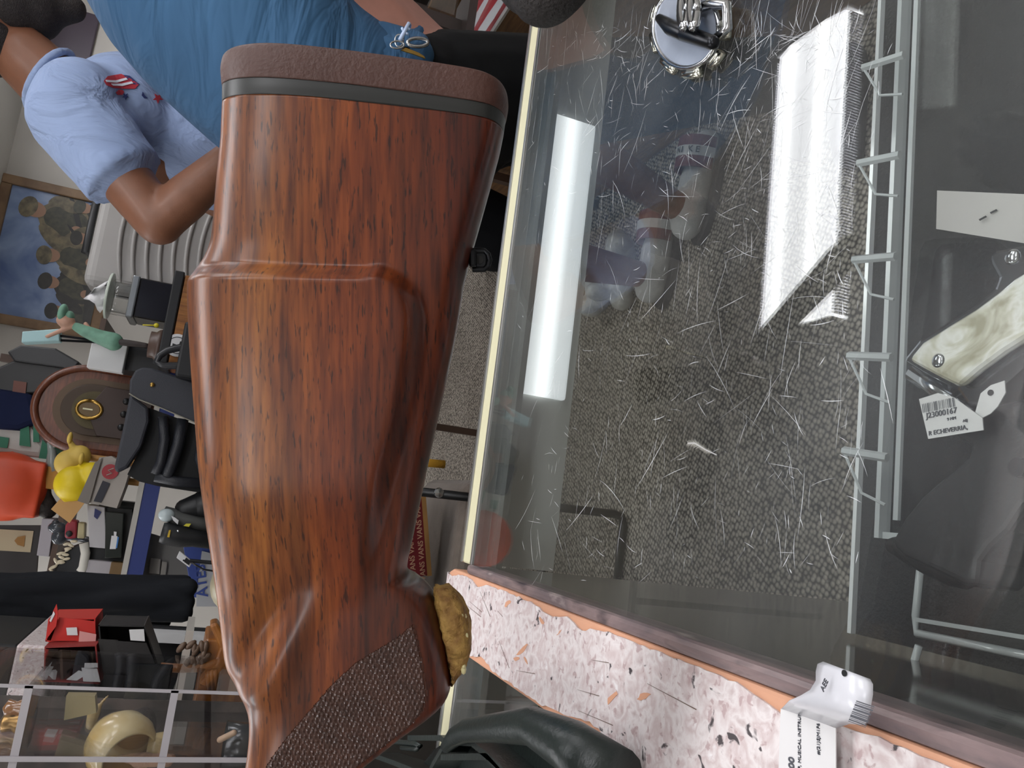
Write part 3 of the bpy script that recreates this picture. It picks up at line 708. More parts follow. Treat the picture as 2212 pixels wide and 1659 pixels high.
# tucked, bunched hem at the belt
m = MB(); rgm = random.Random(9)
for k in range(34):
    a = 2*PI*k/34; p = V((.625+.128*math.cos(a), Yb+.178*math.sin(a), 1.02)); m.cap(p+V((0,0,-.012)), p+V((.006*math.sin(k*2.3),0,.045)), .020+.008*math.sin(k*1.9), .014)
PB.part('bunched_hem', m, shirtB, parent=SB, remesh=.006, smo=3)
pants = cloth('black_denim', '#0e0f11', .15, .5, 25); m = MB()
for hp, kn, an in lb: m.chain([hp, kn, an+V((0,0,.03))], [.115,.088,.07])
m.chain([V((.635,Yb,1.005)), V((.66,Yb,.92))], [.125,.135]); m.ell((.64,Yb,.97), (.135,.185,.10))
PN = PB.part('pants', m, pants, remesh=.009, smo=3)
for hp, kn, an in lb:
    s = MB(); s.chain([an+V((.035,0,-.04)), an+V((-.06,0,-.045)), an+V((-.17,0,-.058))], [.046,.045,.034]); PB.part('shoe', s, pbr('dark_shoe', '#20202a', .5), remesh=.008, smo=2)
# keys and carabiner clipped to his belt loop
K = TH('key_ring', 'silver carabiner with keys hanging from the blue-shirted man\'s belt', 'keys', atY(880,95,1.10))
YK = 1.045
def kp(x, y, dy=0.): return atY(x, y, YK+dy)
ov = [kp(902+22*math.cos(a)*1.0, 92+9*math.sin(a)) for a in [2*PI*k/22 for k in range(23)]]
K.part('carabiner', MB().tube(ov, .0028, 8), bright, smooth=True)
K.part('split_ring', MB().tube([kp(862+9*math.cos(a), 88+13*math.sin(a), .004) for a in [2*PI*k/20 for k in range(21)]], .0014, 6), bright, smooth=True)
K.part('split_ring', MB().tube([kp(858+15*math.cos(a), 97+8*math.sin(a), -.004) for a in [2*PI*k/20 for k in range(21)]], .0014, 6), bright, smooth=True)
brass = pbr('brass', '#b08d4a', .3, .9); blued = pbr('blue_white_charm', '#b9cbe8', .4)
m = MB(); P = [kp(x, y) for x, y in ((866,108),(878,112),(892,116),(908,122),(919,126),(916,121),(905,114),(890,108),(876,103))]
m.slab(P, (0,.002,0)); K.part('key', m, brass)
m = MB(); m.slab([kp(x, y, .01) for x, y in ((868,104),(880,108),(886,103),(876,100))], (0,.002,0)); K.part('key_head', m, steel)
m = MB()
for a, bq, w in (((864,86),(884,50),.003),((872,68),(868,60),.002),((878,60),(886,64),.002),((876,72),(882,74),.002)): m.cyl(kp(*a), kp(*bq), w, 8)
K.part('anchor_charm', m, blued, smooth=True)
K.part('plastic_fob', MB().slab([kp(x, y, .006) for x, y in ((882,50),(889,53),(887,64),(880,60))], (0,.004,0)), pbr('fob_blue', '#2d5a8c', .4))

# ================================================================== INSIDE THE GUN COUNTER
ZS = .80; YS = .392       # display shelf height and its far edge
x0s, x1s = -.048, 1.2
sh = cA
sh.part('glass_shelf', MB().box2((x0s,-.03,ZS-.010), (x1s,YS,ZS-.002)), glassC)
sh.part('shelf_edge', MB().box2((x0s,YS,ZS-.012), (x1s,YS+.002,ZS-.002)), pbr('polished_glass_edge', '#9fb0a8', .1, spec=.9))
sh.part('shelf_rail', MB().box2((x0s,YS-.006,ZS-.001), (x1s,YS-.003,ZS+.004)), pbr('clear_rail', '#eef1f3', .1, spec=.9))
sh.part('shelf_mat', MB().box2((x0s,-.03,ZS-.002), (x1s,YS-.006,ZS)), blackmat)
# clear acrylic gun rack with slanted face and upright pegs
rk = TH('acrylic_gun_rack', 'clear acrylic pistol rack standing on the black counter shelf', 'display rack', (.35,.33,ZS))
rk.part('base', MB().box2((.012,.11,ZS+.0005), (.95,.365,ZS+.004)), acry)
for p, q in (((.012,.362,ZS+.001),(.95,.3655,ZS+.010)),((.012,.11,ZS+.001),(.016,.365,ZS+.007)),((.95,.11,ZS+.001),(.954,.365,ZS+.007))): rk.part('base_rim', MB().box2(p, q), acryE)
rk.part('face', MB().slab([(.02,.322,ZS+.004),(.94,.322,ZS+.004),(.94,.300,ZS+.062),(.02,.300,ZS+.062)], (0,.003,0)), acry)
rk.part('face_edge', MB().box2((.02,.2995,ZS+.0615), (.94,.3025,ZS+.0635)), acryE)
for xp in (.055,.112,.172,.235,.30,.42,.55,.70,.86):
    m = MB(); m.tube([(xp,.325,ZS+.045),(xp+.004,.352,ZS+.050)], .0026, 6); m.tube([(xp+.004,.352,ZS+.050),(xp-.020,.340,ZS+.047),(xp-.026,.325,ZS+.045)], .0009, 6); rk.part('peg', m, acryE)
# white price card with two slits
def onz(x, y, z): return atZ(x, y, z)
pc = TH('price_card', 'blank white card with two slits on the pistol rack', 'card', onz(2120,460,.866))
pc.part('card', MB().slab([onz(x,y,z) for x,y,z in ((2026,412,.864),(2330,425,.868),(2330,545,.866),(2024,495,.862))], (0,0,.0006)), pbr('card_white', '#c9c5c2', .6))
for a, b2 in (((2115,474),(2130,466)),((2139,459),(2153,452))):
    m = MB(); m.slab([onz(a[0],a[1],.8665), onz(b2[0],b2[1],.8665), onz(b2[0]+2,b2[1]+3,.8665), onz(a[0]+2,a[1]+3,.8665)], (0,0,.0003)); pc.part('slit', m, black)
# nickel pistol with pearl grips, lying on the rack
ZP = .868
gun = TH('pistol', 'nickel pistol with pearl grip panels lying on the acrylic rack', 'pistol', onz(2080,740,ZP))
def gpoly(pix, z0, z1): 
    pts = [onz(x, y, z1) for x, y in pix]; m = MB(); m.slab(pts, (0,0,z0-z1)); return m
nick = pbr('dark_nickel', '#8d9096', .14, 1.); 
gun.part('grip_frame', gpoly([(1950,777),(1985,734),(2044,696),(2099,662),(2148,622),(2156,600),(2140,570),(2136,552),(2150,540),(2212,528),(2420,500),(2440,640),(2300,720),(2240,770),(2190,815),(2150,850),(2118,880),(2088,872),(2066,842),(2030,824),(1990,802)], ZP-.012, ZP+.010), nick, bevel=.002)
def pearl_build(nt, tc):
    n = noise(nt, nmap(nt, tc, (1,1,1), (0,0,.8)), 38, 3, 2.2)
    return ramp(nt, n, [(.3, '#b5b098'), (.45, '#dedac8'), (.55, '#f7f6ef'), (.7, '#d2cdb2')]), None
pearl = ramp_mat('mother_of_pearl', pearl_build, .15, **{'Coat Weight': .6})
gp = gun.part('grip_panel', gpoly([(1957,777),(1988,739),(2046,702),(2101,668),(2152,630),(2186,601),(2212,585),(2300,560),(2330,640),(2212,729),(2165,759),(2112,798),(2068,836),(2032,818),(1993,797)], ZP+.010, ZP+.0165), pearl, bevel=.004, seg=3)
for x, y in ((2027,779),):
    p = onz(x, y, ZP+.0165); sc = gun.part('grip_screw', MB().lathe([(.0001,.0014),(.0024,.0012),(.0034,.0004),(.0034,-.002),(.0001,-.002)], 18, c=p), bright, parent=gp, smooth=True)
gun.part('screw', MB().lathe([(.0001,.0014),(.0026,.0012),(.0036,0),(.0036,-.002),(.0001,-.002)], 18, c=onz(2186,555,ZP+.0105)), bright, smooth=True)
a, b2 = onz(1972,806,ZP-.004), onz(2110,897,ZP-.004)
gun.part('magazine_base', MB().tube([a, a.lerp(b2,.5), b2], [.0045,.005,.0042], 10), bright, smooth=True)
gun.part('front_strap', MB().tube([onz(2082,846,ZP-.002), onz(2112,812,ZP), onz(2165,772,ZP), onz(2230,735,ZP), onz(2330,660,ZP)], [.008,.009,.0095,.0095,.009], 12), nick, smooth=True)
gun.part('slide', gpoly([(2212,520),(2420,470),(2700,700),(2600,800),(2420,640)], ZP-.011, ZP+.011), nick, bevel=.002)
# paper tag of the pistol
tg = TH('price_tag', 'white barcode tag reading J23000167 tied to the pearl-grip pistol', 'tag', onz(2050,905,.891))
paper = pbr('tag_paper', '#dcdada', .6)
tg.part('paper', gpoly([(1985,862),(2026,849),(2060,858),(2122,903),(2124,929),(2005,948)], .8905, .891), paper)
tg.part('tail', gpoly([(2105,896),(2118,850),(2140,832),(2170,822),(2172,848),(2155,878),(2140,893),(2118,905)], .8895, .890), paper)
tg.part('punch_hole', MB().lathe([(.0001,0),(.0013,0),(.0013,-.0004),(.0001,-.0004)], 16, c=onz(2139,848,.8905)), black)
ink = pbr('print_ink', '#55565c', .7); O = onz(1988,905,.8913)
xd = onz(2110,882,.8913) - onz(1990,905,.8913); yd = onz(1985,860,.8913) - onz(1990,905,.8913)
tg.part('lettering', text_mb('J23000167', .0037, frame(onz(2001,904,.8913), xd, yd)), ink)
tg.part('lettering', text_mb('9 MM', .0019, frame(onz(2046,909,.8913), xd, yd)), ink)
tg.part('lettering', text_mb('AEJ', .0016, frame(onz(2080,912,.8913), xd, yd)), ink)
tg.part('lettering', text_mb('R ECHEVERRIA,', .0029, frame(onz(2006,941,.8913), xd, yd)), ink)
m = MB(); rb = random.Random(2)
for k in range(20):
    a = .05 + k/20*.62; w = rb.choice((.012,.02,.008)); o0 = onz(1988,893,.8913); m.add([o0+xd*a, o0+xd*(a+w), o0+xd*(a+w)+yd*.42, o0+xd*a+yd*.42], [(0,1,2,3)])
o = tg.part('barcode', m, ink)
# black rubber-gripped revolver
rv = TH('revolver', 'black revolver with smooth black rubber grip lying beside the barcode tag', 'revolver', onz(2060,1100,ZP))
rvm = pbr('black_rubber_grip', '#1d1d1e', .5, bump=.2, bscale=120, var=.2, vscale=40)
rv.part('grip', gpoly([(1921,1172),(1950,1119),(1988,1072),(2022,1042),(2060,1012),(2088,985),(2094,962),(2070,950),(2052,935),(2060,905),(2110,880),(2212,858),(2330,850),(2350,1000),(2250,1070),(2212,1093),(2176,1147),(2139,1181),(2116,1213),(2110,1268),(2082,1266),(2019,1235),(1950,1203)], ZP-.014, ZP+.016), rvm, bevel=.007, seg=3)
rv.part('grip_base', MB().tube([onz(x,y,ZP+.004) for x,y in ((1926,1178),(1960,1185),(2010,1208),(2060,1235),(2096,1256))], [.004,.007,.008,.007,.004], 8), rvm, smooth=True)
rv.part('screw', MB().lathe([(.0001,.0012),(.004,.001),(.004,-.001),(.0001,-.001)], 14, c=onz(2200,1010,ZP+.0165)), steel)
rv.part('frame', gpoly([(2300,850),(2700,800),(2750,980),(2350,1000)], ZP-.012, ZP+.012), steel, bevel=.003)
# clear acrylic trays with bright edges at the counter's end
for i, (pts, lab) in enumerate((([(1990,1210),(1978,1330),(1980,1368),(2260,1425),(2400,1330),(2260,1230)], 'clear acrylic tray with rounded corner just past the revolver grip'), ([(1985,1395),(1972,1440),(1975,1560),(2260,1650),(2400,1560),(2260,1450)], 'clear acrylic tray nearest the pink laminate strip'))):
    at_ = TH('acrylic_tray', lab, 'tray', onz(2080,1300+120*i,.81))
    at_.part('floor_sheet', gpoly(pts, .812, .815), acry)
    m = MB(); q = [onz(x,y,.816) for x,y in pts]; m.tube(q[:4], .0022, 6); at_.part('rim', m, acryE, smooth=True)
    m = MB(); l0, l1 = ((1990,1335),(2300,1385)) if i == 0 else ((1985,1442),(2300,1530)); m.slab([onz(*l0,.818), onz(*l1,.818), onz(l1[0],l1[1]+10,.818), onz(l0[0],l0[1]+9,.818)], (0,0,.004)); at_.part('front_lip', m, acryE)

# ---- things lying on the glass top
tr = TH('oval_tray', 'oval mirrored tray with silver links holding tangled silver jewellery', 'tray', onz(1490,75,G))
cx = onz(1485,62,G+.002)
_e1 = onz(1560,62,G+.002)-cx; _e2 = onz(1485,148,G+.002)-cx
def ovp(r, a, z): return cx + _e1*(r*math.cos(a)) + _e2*(r*math.sin(a)) + V((0,0,z))
m = MB(); m.slab([ovp(1, 2*PI*k/40, 0) for k in range(40)], (0,0,.003)); tr.part('mirror', m, pbr('pale_mirror', '#a9b0bd', .12, .25, var=.06, vscale=40))
tr.part('rim', MB().tube([ovp(1.02, 2*PI*k/40, .003) for k in range(41)], .0016, 8), bright, smooth=True)
for k in range(9):
    a = 2*PI*k/9; m = MB(); m.tube([ovp(1.12, a+d, .001) for d in (-.22,-.1,.1,.22)], .0024, 6); m.tube([ovp(1.19, a+d, .001) for d in (-.2,0,.2)], .0022, 6); tr.part('link', m, pbr('champagne_steel', '#c9c8bb', .22, 1.), smooth=True)
jw = TH('silver_bracelet', 'tangled silver clasp and chain loops lying in the oval tray', 'jewellery', cx)
m = MB(); m.chain([onz(1425,40,G+.012), onz(1450,60,G+.014), onz(1480,72,G+.013), onz(1540,92,G+.012)], [.003,.005,.005,.004], 12); jw.part('clasp', m, steel, smooth=True)
for y in (20,45): jw.part('loop', MB().tube([onz(1462+y*.8+8*math.cos(a), 24+34*math.sin(a), G+.016+.006*math.sin(a)) for a in [2*PI*k/20 for k in range(21)]], .0028, 8), bright, smooth=True)
jw.part('chain', MB().tube([onz(1500,20,G+.008), onz(1540,8,G+.008), onz(1570,12,G+.008), onz(1572,60,G+.008), onz(1545,85,G+.008)], .003, 8), bright, smooth=True)
# dark bag at the right end
bg = TH('leather_bag', 'dark brown textured bag slumped on the counter\'s far edge', 'bag', (.56,.62,G))
lthr = pbr('dark_brown_leather', '#1d1715', .7, var=.15, vscale=60, bump=.9, bscale=260); m = MB()
m.ell((.495,.555,G+.042), (.085,.075,.043)); m.ell((.53,.60,G+.048), (.09,.05,.048)); m.ell((.50,.53,G+.036), (.06,.06,.036))
bg.part('body', m, lthr, remesh=.006, smo=4)
bg.part('strap', MB().tube([(.50,.60,G+.092),(.52,.64,G+.10),(.56,.65,G+.09),(.60,.64,G+.07)], .006, 8), lthr, smooth=True)
bg.part('buckle', MB().tube([V((.505,.605,G+.097)) + V((.010*math.cos(a),.014*math.sin(a),0)) for a in [2*PI*k/12 for k in range(13)]], .002, 6), bright, smooth=True)
# small white feather
ft = TH('feather', 'small curled white feather lying on the counter glass', 'feather', onz(1515,972,G))
m = MB(); sp = [onz(x,y,G+.001) for x,y in ((1486,958),(1500,957),(1512,964),(1525,972),(1540,979),(1548,983))]; m.tube(sp, .0003, 5); ft.part('quill', m, white)
m = MB(); rf = random.Random(1)
for k in range(46):
    t_ = k/46*(len(sp)-2); i = int(t_); p = sp[i].lerp(sp[i+1], t_-i); d = (sp[i+1]-sp[i]).normalized(); n_ = V((-d.y,d.x,0))*(1 if k % 2 else -1)
    L_ = .0035*(1-abs(k/46-.4)) * rf.uniform(.7,1.2); q = p + (n_*.8 - d*.6)*L_; m.add([p-d*.0003, p+d*.0003, q+V((0,0,.0008))], [(0,1,2)])
ft.part('barbs', m, pbr('feather_white', '#e9e6dd', .8))['kind'] = 'stuff'
# folded price tag lying over the laminate
ZT = G + .012
pt = TH('price_tag', 'folded white price tag reading MUSICAL INSTRUM lying over the pink laminate', 'tag', onz(1760,1560,ZT))
m = MB(); a = [(1688,1532),(1806,1572)]; m.slab([onz(1688,1531,ZT), onz(1725,1541,ZT), onz(1807,1573,ZT), onz(1807,1760,ZT), onz(1680,1760,ZT)], (0,0,.0004))
pt.part('lower_leaf', m, paper)
# curled upper leaf: rises from the fold and curves over
rows = []
Lp = [(1688,1531),(1704,1514),(1730,1502),(1750,1490),(1762,1470),(1762,1450),(1766,1434),(1778,1429)]
Rp = [(1807,1573),(1835,1564),(1868,1566),(1872,1560),(1880,1535),(1886,1500),(1886,1478),(1880,1467)]
hz = [.0004,.008,.013,.015,.016,.016,.0155,.015]
mesh = MB()
for (l, r), z in zip(zip(Lp, Rp), hz): rows.append([onz(l[0]+(r[0]-l[0])*k/8, l[1]+(r[1]-l[1])*k/8, ZT + z + .004*math.sin(PI*k/8)*(z > .001)) for k in range(9)])
mesh.rings(rows, closed=False); up = pt.part('upper_leaf', mesh, pbr('glossy_tag', '#dcdce2', .25, coat=.3), smooth=True); up.modifiers.new('t', 'SOLIDIFY').thickness = .0004
xd = (onz(1700,1650,ZT)-onz(1700,1750,ZT)); yd = (onz(1690,1650,ZT)-onz(1800,1650,ZT)); zz = ZT+.0006
pt.part('lettering', text_mb('.00', .0042, frame(onz(1715,1668,zz), xd, yd), bold=.0001), ink)
pt.part('lettering', text_mb('P, MUSICAL INSTRUM', .00215, frame(onz(1730,1663,zz), xd, yd)), ink)
pt.part('lettering', text_mb('#(21)SJM1F6', .0021, frame(onz(1771,1631,zz), xd, yd)), ink)
zu = ZT+.0215
pt.part('lettering', text_mb('AEE', .0026, frame(onz(1779,1495,zu), onz(1792,1465,zu)-onz(1779,1495,zu), onz(1770,1490,zu)-onz(1779,1495,zu))), ink, parent=up)
m = MB(); o0, ex, ey = onz(1832,1558,zu-.003), onz(1870,1572,zu-.003)-onz(1832,1558,zu-.003), onz(1850,1513,zu-.001)-onz(1832,1558,zu-.003)
for a, w in ((0,.03),(.07,.06),(.16,.03),(.22,.12),(.38,.04),(.45,.05),(.56,.08),(.68,.03),(.76,.08),(.88,.03),(.95,.05)): m.add([o0+ey*a, o0+ex+ey*a, o0+ex+ey*(a+w), o0+ey*(a+w)], [(0,1,2,3)])
pt.part('barcode', m, ink, parent=up)
pt.part('punch_hole', MB().lathe([(.0001,0),(.0011,0),(.0011,-.0003),(.0001,-.0003)], 12, c=onz(1823,1454,zu-.0015)), black, parent=up)
# black moulded plastic rest on the neighbouring counter
br = TH('plastic_rest', 'black moulded plastic rest with open ribs on the neighbouring counter', 'plastic rest', onz(1150,1620,G))
bp = pbr('black_moulded_plastic', '#222a28', .35, bump=.1, bscale=300)
def bz(x, y, z): return atZ(x, y, z)
zb = G+.035
m = MB(); m.tube([bz(965,1612,zb), bz(985,1590,zb+.004), bz(1010,1578,zb+.006), bz(1070,1572,zb+.006), bz(1150,1568,zb+.003), bz(1230,1610,zb-.004), bz(1330,1690,zb-.01)], [.005,.007,.008,.009,.011,.014,.017], 14); br.part('rim', m, bp, smooth=True)
m = MB(); m.slab([bz(x,y,G+.001) for x,y in ((965,1620),(1010,1590),(1150,1580),(1250,1625),(1320,1700),(900,1700))], (0,0,.012)); br.part('base', m, bp)
for pts in (((962,1603),(930,1659),(915,1690)), ((962,1603),(1018,1605)), ((952,1636),(1050,1634)), ((1018,1605),(1060,1640),(1110,1690)), ((880,1594),(950,1594),(962,1603)), ((800,1630),(850,1648),(930,1680)), ((1050,1634),(1100,1690))):
    m = MB(); w = .0021
    for p, q in zip(pts, pts[1:]):
        a, c2 = bz(*p, zb), bz(*q, zb); d = (c2-a).normalized(); n_ = V((-d.y,d.x,0))*w; m.slab([a-n_, c2-n_, c2+n_, a+n_], (0,0,-.03))
    br.part('rib', m, bp)
m = MB(); m.tube([bz(820,1602,zb), bz(860,1603,zb), bz(897,1606,zb), bz(908,1612,zb), bz(900,1618,zb), bz(868,1615,zb)], .0022, 8); br.part('hook', m, bp, smooth=True)

# ================================================================== FLOOR BEYOND THE COUNTER
# taupe upholstered chair on a black tubular sled frame
taupe = pbr('taupe_upholstery', '#7d7167', .95, var=.08, vscale=40, bump=.5, bscale=500, sheen=.3); tube_b = pbr('black_tube', '#141414', .4)
ch = TH('chair', 'taupe upholstered chair with black tubular legs behind the counter', 'chair', (-.1,2.3,0))
m = MB(); m.box((-.17,2.36,.45), (.50,.50,.13)); ch.part('seat', m, taupe, bevel=.05, seg=4)
m = MB(); m.box((-.42,2.42,.72), (.10,.50,.50)); ch.part('backrest', m, taupe, bevel=.045, seg=4)
for yy in (2.075, 2.63):
    m = MB(); m.tube([(-.40,yy,.02),(.005,yy,.014),(.028,yy,.022),(.034,yy,.05),(.030,yy,.40),(.026,yy,.66)], .013, 10); ch.part('leg_frame', m, tube_b, smooth=True)
    m = MB(); m.tube([(.026,yy,.66),(.0,yy,.68),(-.36,yy,.68)], .015, 10); ch.part('armrest', m, tube_b, smooth=True)
    m = MB(); m.tube([(-.40,yy,.02),(-.44,yy,.06),(-.45,yy,.72)], .013, 10); ch.part('rear_leg', m, tube_b, smooth=True)
    ch.part('frame_bolt', MB().lathe([(.0001,.003),(.012,.002),(.014,0),(.0001,0)], 14, Mx.Translation((.03,yy-.013,.60)) @ Mx.Rotation(PI/2,4,'X')), bright)
# red shoe box lettered VANS leaning on the seat
sb = TH('shoe_box', 'dark red shoe box lettered VANS standing on the taupe chair', 'shoe box', (-.16,2.2,.515))
SBM = frame((-.30,2.13,.66), (1,-.0,-.18), (.18,0,1)) 
card = pbr('shoe_box_red', '#7d1f26', .6); kraft = pbr('kraft_edge', '#b8894f', .7)
tl, br_ = atY(880,1065,2.16), atY(926,1230,2.16)
A_, B_, C_ = atY(918,1058,2.16), atY(932,1242,2.16), atY(872,1250,2.16)
ex = (A_-B_); ez = (C_-B_); ez = (ez - ex*(ez.dot(ex)/ex.dot(ex))).normalized(); exn = ex.normalized(); Mb = frame(B_, exn, ez)
Wd, Hd = ex.length, .16
m = MB(); m.box2((0,0,-.12), (Wd,Hd,0), Mb); bo = sb.part('box', m, card, bevel=.001)
m = MB(); m.box2((-.002,-.001,-.121), (Wd+.002,.012,.001), Mb); sb.part('kraft_edge', m, kraft)
for r_ in range(6):
    for c_ in range(5):
        Mt = Mb @ Mx.Translation((.008+c_*.058+(r_ % 2)*.02-.02, .018+r_*.027, .0006)) @ Mx.Rotation(.0,4,'Z')
        if c_*.058+(r_ % 2)*.02-.02 + .05 > Wd: continue
        sb.part('lettering', text_mb('VANS', .021, Mt, .0003, bold=.0003), pbr('print_cream', '#d8a98a', .6), parent=bo)
solo('wooden_ruler', MB().box2((.235,2.28,.519), (.02,2.58,.53)).tube([(.0,2.27,.53),(.22,2.27,.53)], .004, 6) if False else MB().tube([atY(960,1003,2.5), atY(925,1000,2.5), atY(890,998,2.5)], .014, 10), pbr('yellow_strap', '#c9962c', .6, bump=.4, bscale=200), 'yellow ribbed strap lying across the taupe chair', 'strap', smooth=True)
# crumpled white plastic bag on the carpet
pb = MB(); rg = random.Random(8); c0 = atZ(1305,590,.08)
for k in range(12): pb.ell(c0 + V((rg.uniform(-.11,.11), rg.uniform(-.10,.10), rg.uniform(-.05,.04))), (rg.uniform(.03,.07), rg.uniform(.03,.06), rg.uniform(.03,.055)), 10, 7, Mx.Rotation(rg.uniform(0,3),3,'X'))
solo('plastic_bag', pb, pbr('white_film', '#c4c4bf', .35, var=.15, vscale=30, bump=1., bscale=40), 'crumpled white plastic bag on the carpet near the slides', 'plastic bag', remesh=.010, smo=1)
# dark cable and small parcel by the chair
solo('parcel', MB().box((-.26,2.02,.06), (.16,.12,.12), Mx.Translation((0,0,0))), pbr('grey_parcel', '#8b8c88', .6), 'small grey parcel on the carpet under the taupe chair', 'parcel', bevel=.006)

# ================================================================== RIGHT-HAND WOODEN CABINET WITH FLAG
oak = pbr('oak_veneer', '#8a6238', .5, col2='#6b4826', vscale=6, stretch=(2,2,20))
rc = TH('wooden_showcase', 'low wooden showcase with glass top holding an American flag', 'display case', (1.6,1.8,0))
X0, X1_, Y0, Y1, ZC = 1.22, 1.95, 1.05, 3.0, .70
rc.part('body', MB().box2((X0,Y0,0), (X1_,Y1,ZC-.12)), oak, bevel=.004)
for a, c2 in (((X0,Y0,ZC-.12),(X0+.03,Y1,ZC)),((X1_-.03,Y0,ZC-.12),(X1_,Y1,ZC)),((X0+.03,Y0,ZC-.12),(X1_-.03,Y0+.03,ZC)),((X0+.03,Y1-.03,ZC-.12),(X1_-.03,Y1,ZC))): rc.part('frame_rail', MB().box2(a, c2), oak, bevel=.003)
rc.part('metal_edge', MB().box2((X0-.004,Y0,ZC), (X0+.014,Y1,ZC+.006)), alu)
rc.part('glass_top', MB().box2((X0+.015,Y0,ZC), (X1_,Y1,ZC+.005)), glassC)
rc.part('green_corner_post', MB().box2((X0-.02,Y0-.02,0), (X0+.05,Y0,ZC)), pbr('dark_green_paint', '#22302c', .5))
def flag_build(nt, tc):
    sp = nt.nodes.new('ShaderNodeSeparateXYZ'); nt.links.new(tc.outputs['Object'], sp.inputs[0]); 
    wv = nt.nodes.new('ShaderNodeMath'); wv.operation = 'MULTIPLY'; wv.inputs[1].default_value = 9.0; nt.links.new(sp.outputs['X'], wv.inputs[0])
    fr = nt.nodes.new('ShaderNodeMath'); fr.operation = 'FRACT'; nt.links.new(wv.outputs[0], fr.inputs[0])
    return ramp(nt, fr.outputs[0], [(0., '#b01f2e'), (.5, '#e6e4ea')], 'CONSTANT'), None
flagm = ramp_mat('flag_stripes', flag_build, .8)
m = MB(); rr = []
for i in range(25):
    x = X0+.04 + .5*i/24; rr.append([V((x, Y0+.1+1.5*j/20, ZC-.085 + .004*math.sin(j*.9+i*.5) + .003*math.sin(i*1.3))) for j in range(21)])
m.rings(rr, closed=False)
fl = m.build('folded_flag', flagm, smooth=True); fl.modifiers.new('t','SOLIDIFY').thickness = .004
tag(fl, 'red and white striped flag lying under the showcase glass', 'flag')
# dark shelving with clear boxes behind it
ds = TH('dark_shelving', 'dark brown shelving standing behind the blue-shirted man', 'shelf', (2.0,3.4,0))
dkw = pbr('dark_stained_wood', '#2b211d', .55, var=.15, vscale=10)
ds.part('back_panel', MB().box2((1.3,3.85,.0), (3.3,3.88,1.5)), dkw)
for z in (.35,.72,1.08,1.45): ds.part('shelf_board', MB().box2((1.3,3.35,z), (3.3,3.85,z+.025)), dkw)
for x in (1.3,2.28,3.27): ds.part('upright', MB().box2((x,3.35,0), (x+.03,3.85,1.5)), dkw)
cb = TH('clear_sleeve_box', 'narrow clear plastic box with pink handwritten price label, tilted', 'box', atY(800,50,2.3))
P = [atY(x,y,2.0) for x,y in ((838,-10),(860,0),(792,88),(745,78),(800,10))]
m = MB(); m.slab([atY(x,y,2.0) for x,y in ((822,-25),(856,-10),(790,92),(745,82))], (0,.06,.02)); cb.part('sleeve', m, acry)
for a, c2 in (((856,-10),(790,92)),((822,-25),(745,82)),((790,92),(745,82))): cb.part('edge', MB().cyl(atY(*a,2.0), atY(*c2,2.0), .003, 6), acryE)
cb.part('label', MB().slab([atY(x,y,1.998) for x,y in ((795,8),(802,-14),(832,-6),(820,18))], (0,-.0008,0)), pbr('pink_label', '#dcb9bd', .7))
Ml = frame(atY(800,6,1.996), atY(812,-24,1.996)-atY(800,6,1.996), V((0,0,1)))
cb.part('lettering', text_mb('9X\n19', .03, frame(atY(807,10,1.995), atY(815,-12,1.995)-atY(807,10,1.995), V((0,0,1)))), pbr('red_marker', '#b5404a', .7))
pedestal = TH('wooden_stand', 'dark wooden stand under the tilted clear plastic box', 'stand', (1.45,2.03,ZC+.006))
for i, (x, y, w, h, lab) in enumerate(((1.55,3.5,.25,.22,'black pouch on the dark shelving, largest'), (1.95,3.5,.12,.26,'slim black bottle-shaped case on the dark shelving'), (2.35,3.5,.3,.2,'grey carton on the dark shelving'), (2.75,3.5,.2,.25,'brown carton at the end of the dark shelving'))):
    z = 1.105 if i % 2 else .745
    solo('shelf_box', MB().box((x,y,z+h/2), (w,.2,h)), pbr('box%d' % i, ('#222226','#18181a','#6b6a68','#5a4332')[i], .6), lab, 'box', bevel=.01)
pedestal.part('post', MB().box2((1.36,2.04,ZC+.03), (1.40,2.08,1.06)), dkw)
pedestal.part('foot', MB().box2((1.26,1.98,ZC+.006), (1.5,2.14,ZC+.03)), dkw)
pedestal.part('top', MB().box2((1.28,2.0,1.06), (1.5,2.14,1.08)), dkw)

# ================================================================== BACK SHELVES
def span(px, Y):        # (x0,y0,x1,y1) photo box on the plane Y -> X range and Z range
    x0, y0, x1, y1 = px; c = atY((x0+x1)/2, (y0+y1)/2, Y); k = mpp(c)
    w = (y1-y0)*k; h = (x1-x0)*k; return c, w, h
def itembox(name, px, Y, d, mat, label, cat, zb=None, bevel=.003, group=None):
    c, w, h = span(px, Y); z1 = c.z+h/2; z0 = c.z-h/2 if zb is None else zb
    return solo(name, MB().box((c.x, Y+d/2, (z0+z1)/2), (w, d, z1-z0)), mat, label, cat, group, bevel=bevel)
greyw = pbr('grey_shelf_enamel', '#8f8d8a', .5); bluef = pbr('blue_fascia', '#2c3a78', .5); brownw = pbr('brown_shelf', '#4b372b', .5)
Z1, Z2, ZU = 1.395, 1.06, 1.655
su = TH('merchandise_shelf', 'open shelving with blue-edged board crowded with second-hand goods', 'shelf', (-.2,3.0,0))
su.part('shelf_board', MB().box2((-.95,2.86,Z1-.03), (.34,3.22,Z1)), greyw)
su.part('blue_fascia', MB().box2((-.95,2.845,Z1-.062), (.34,2.86,Z1-.012)), bluef)
su.part('white_edge', MB().box2((-.95,2.842,Z1-.014), (.34,2.86,Z1+.003)), pbr('white_edge', '#b9b5ad', .5))
su.part('lower_board', MB().box2((-.95,2.50,Z2-.03), (1.2,3.05,Z2)), greyw)
su.part('upper_board', MB().box2((-.95,3.16,ZU-.018), (.52,3.45,ZU)), brownw)
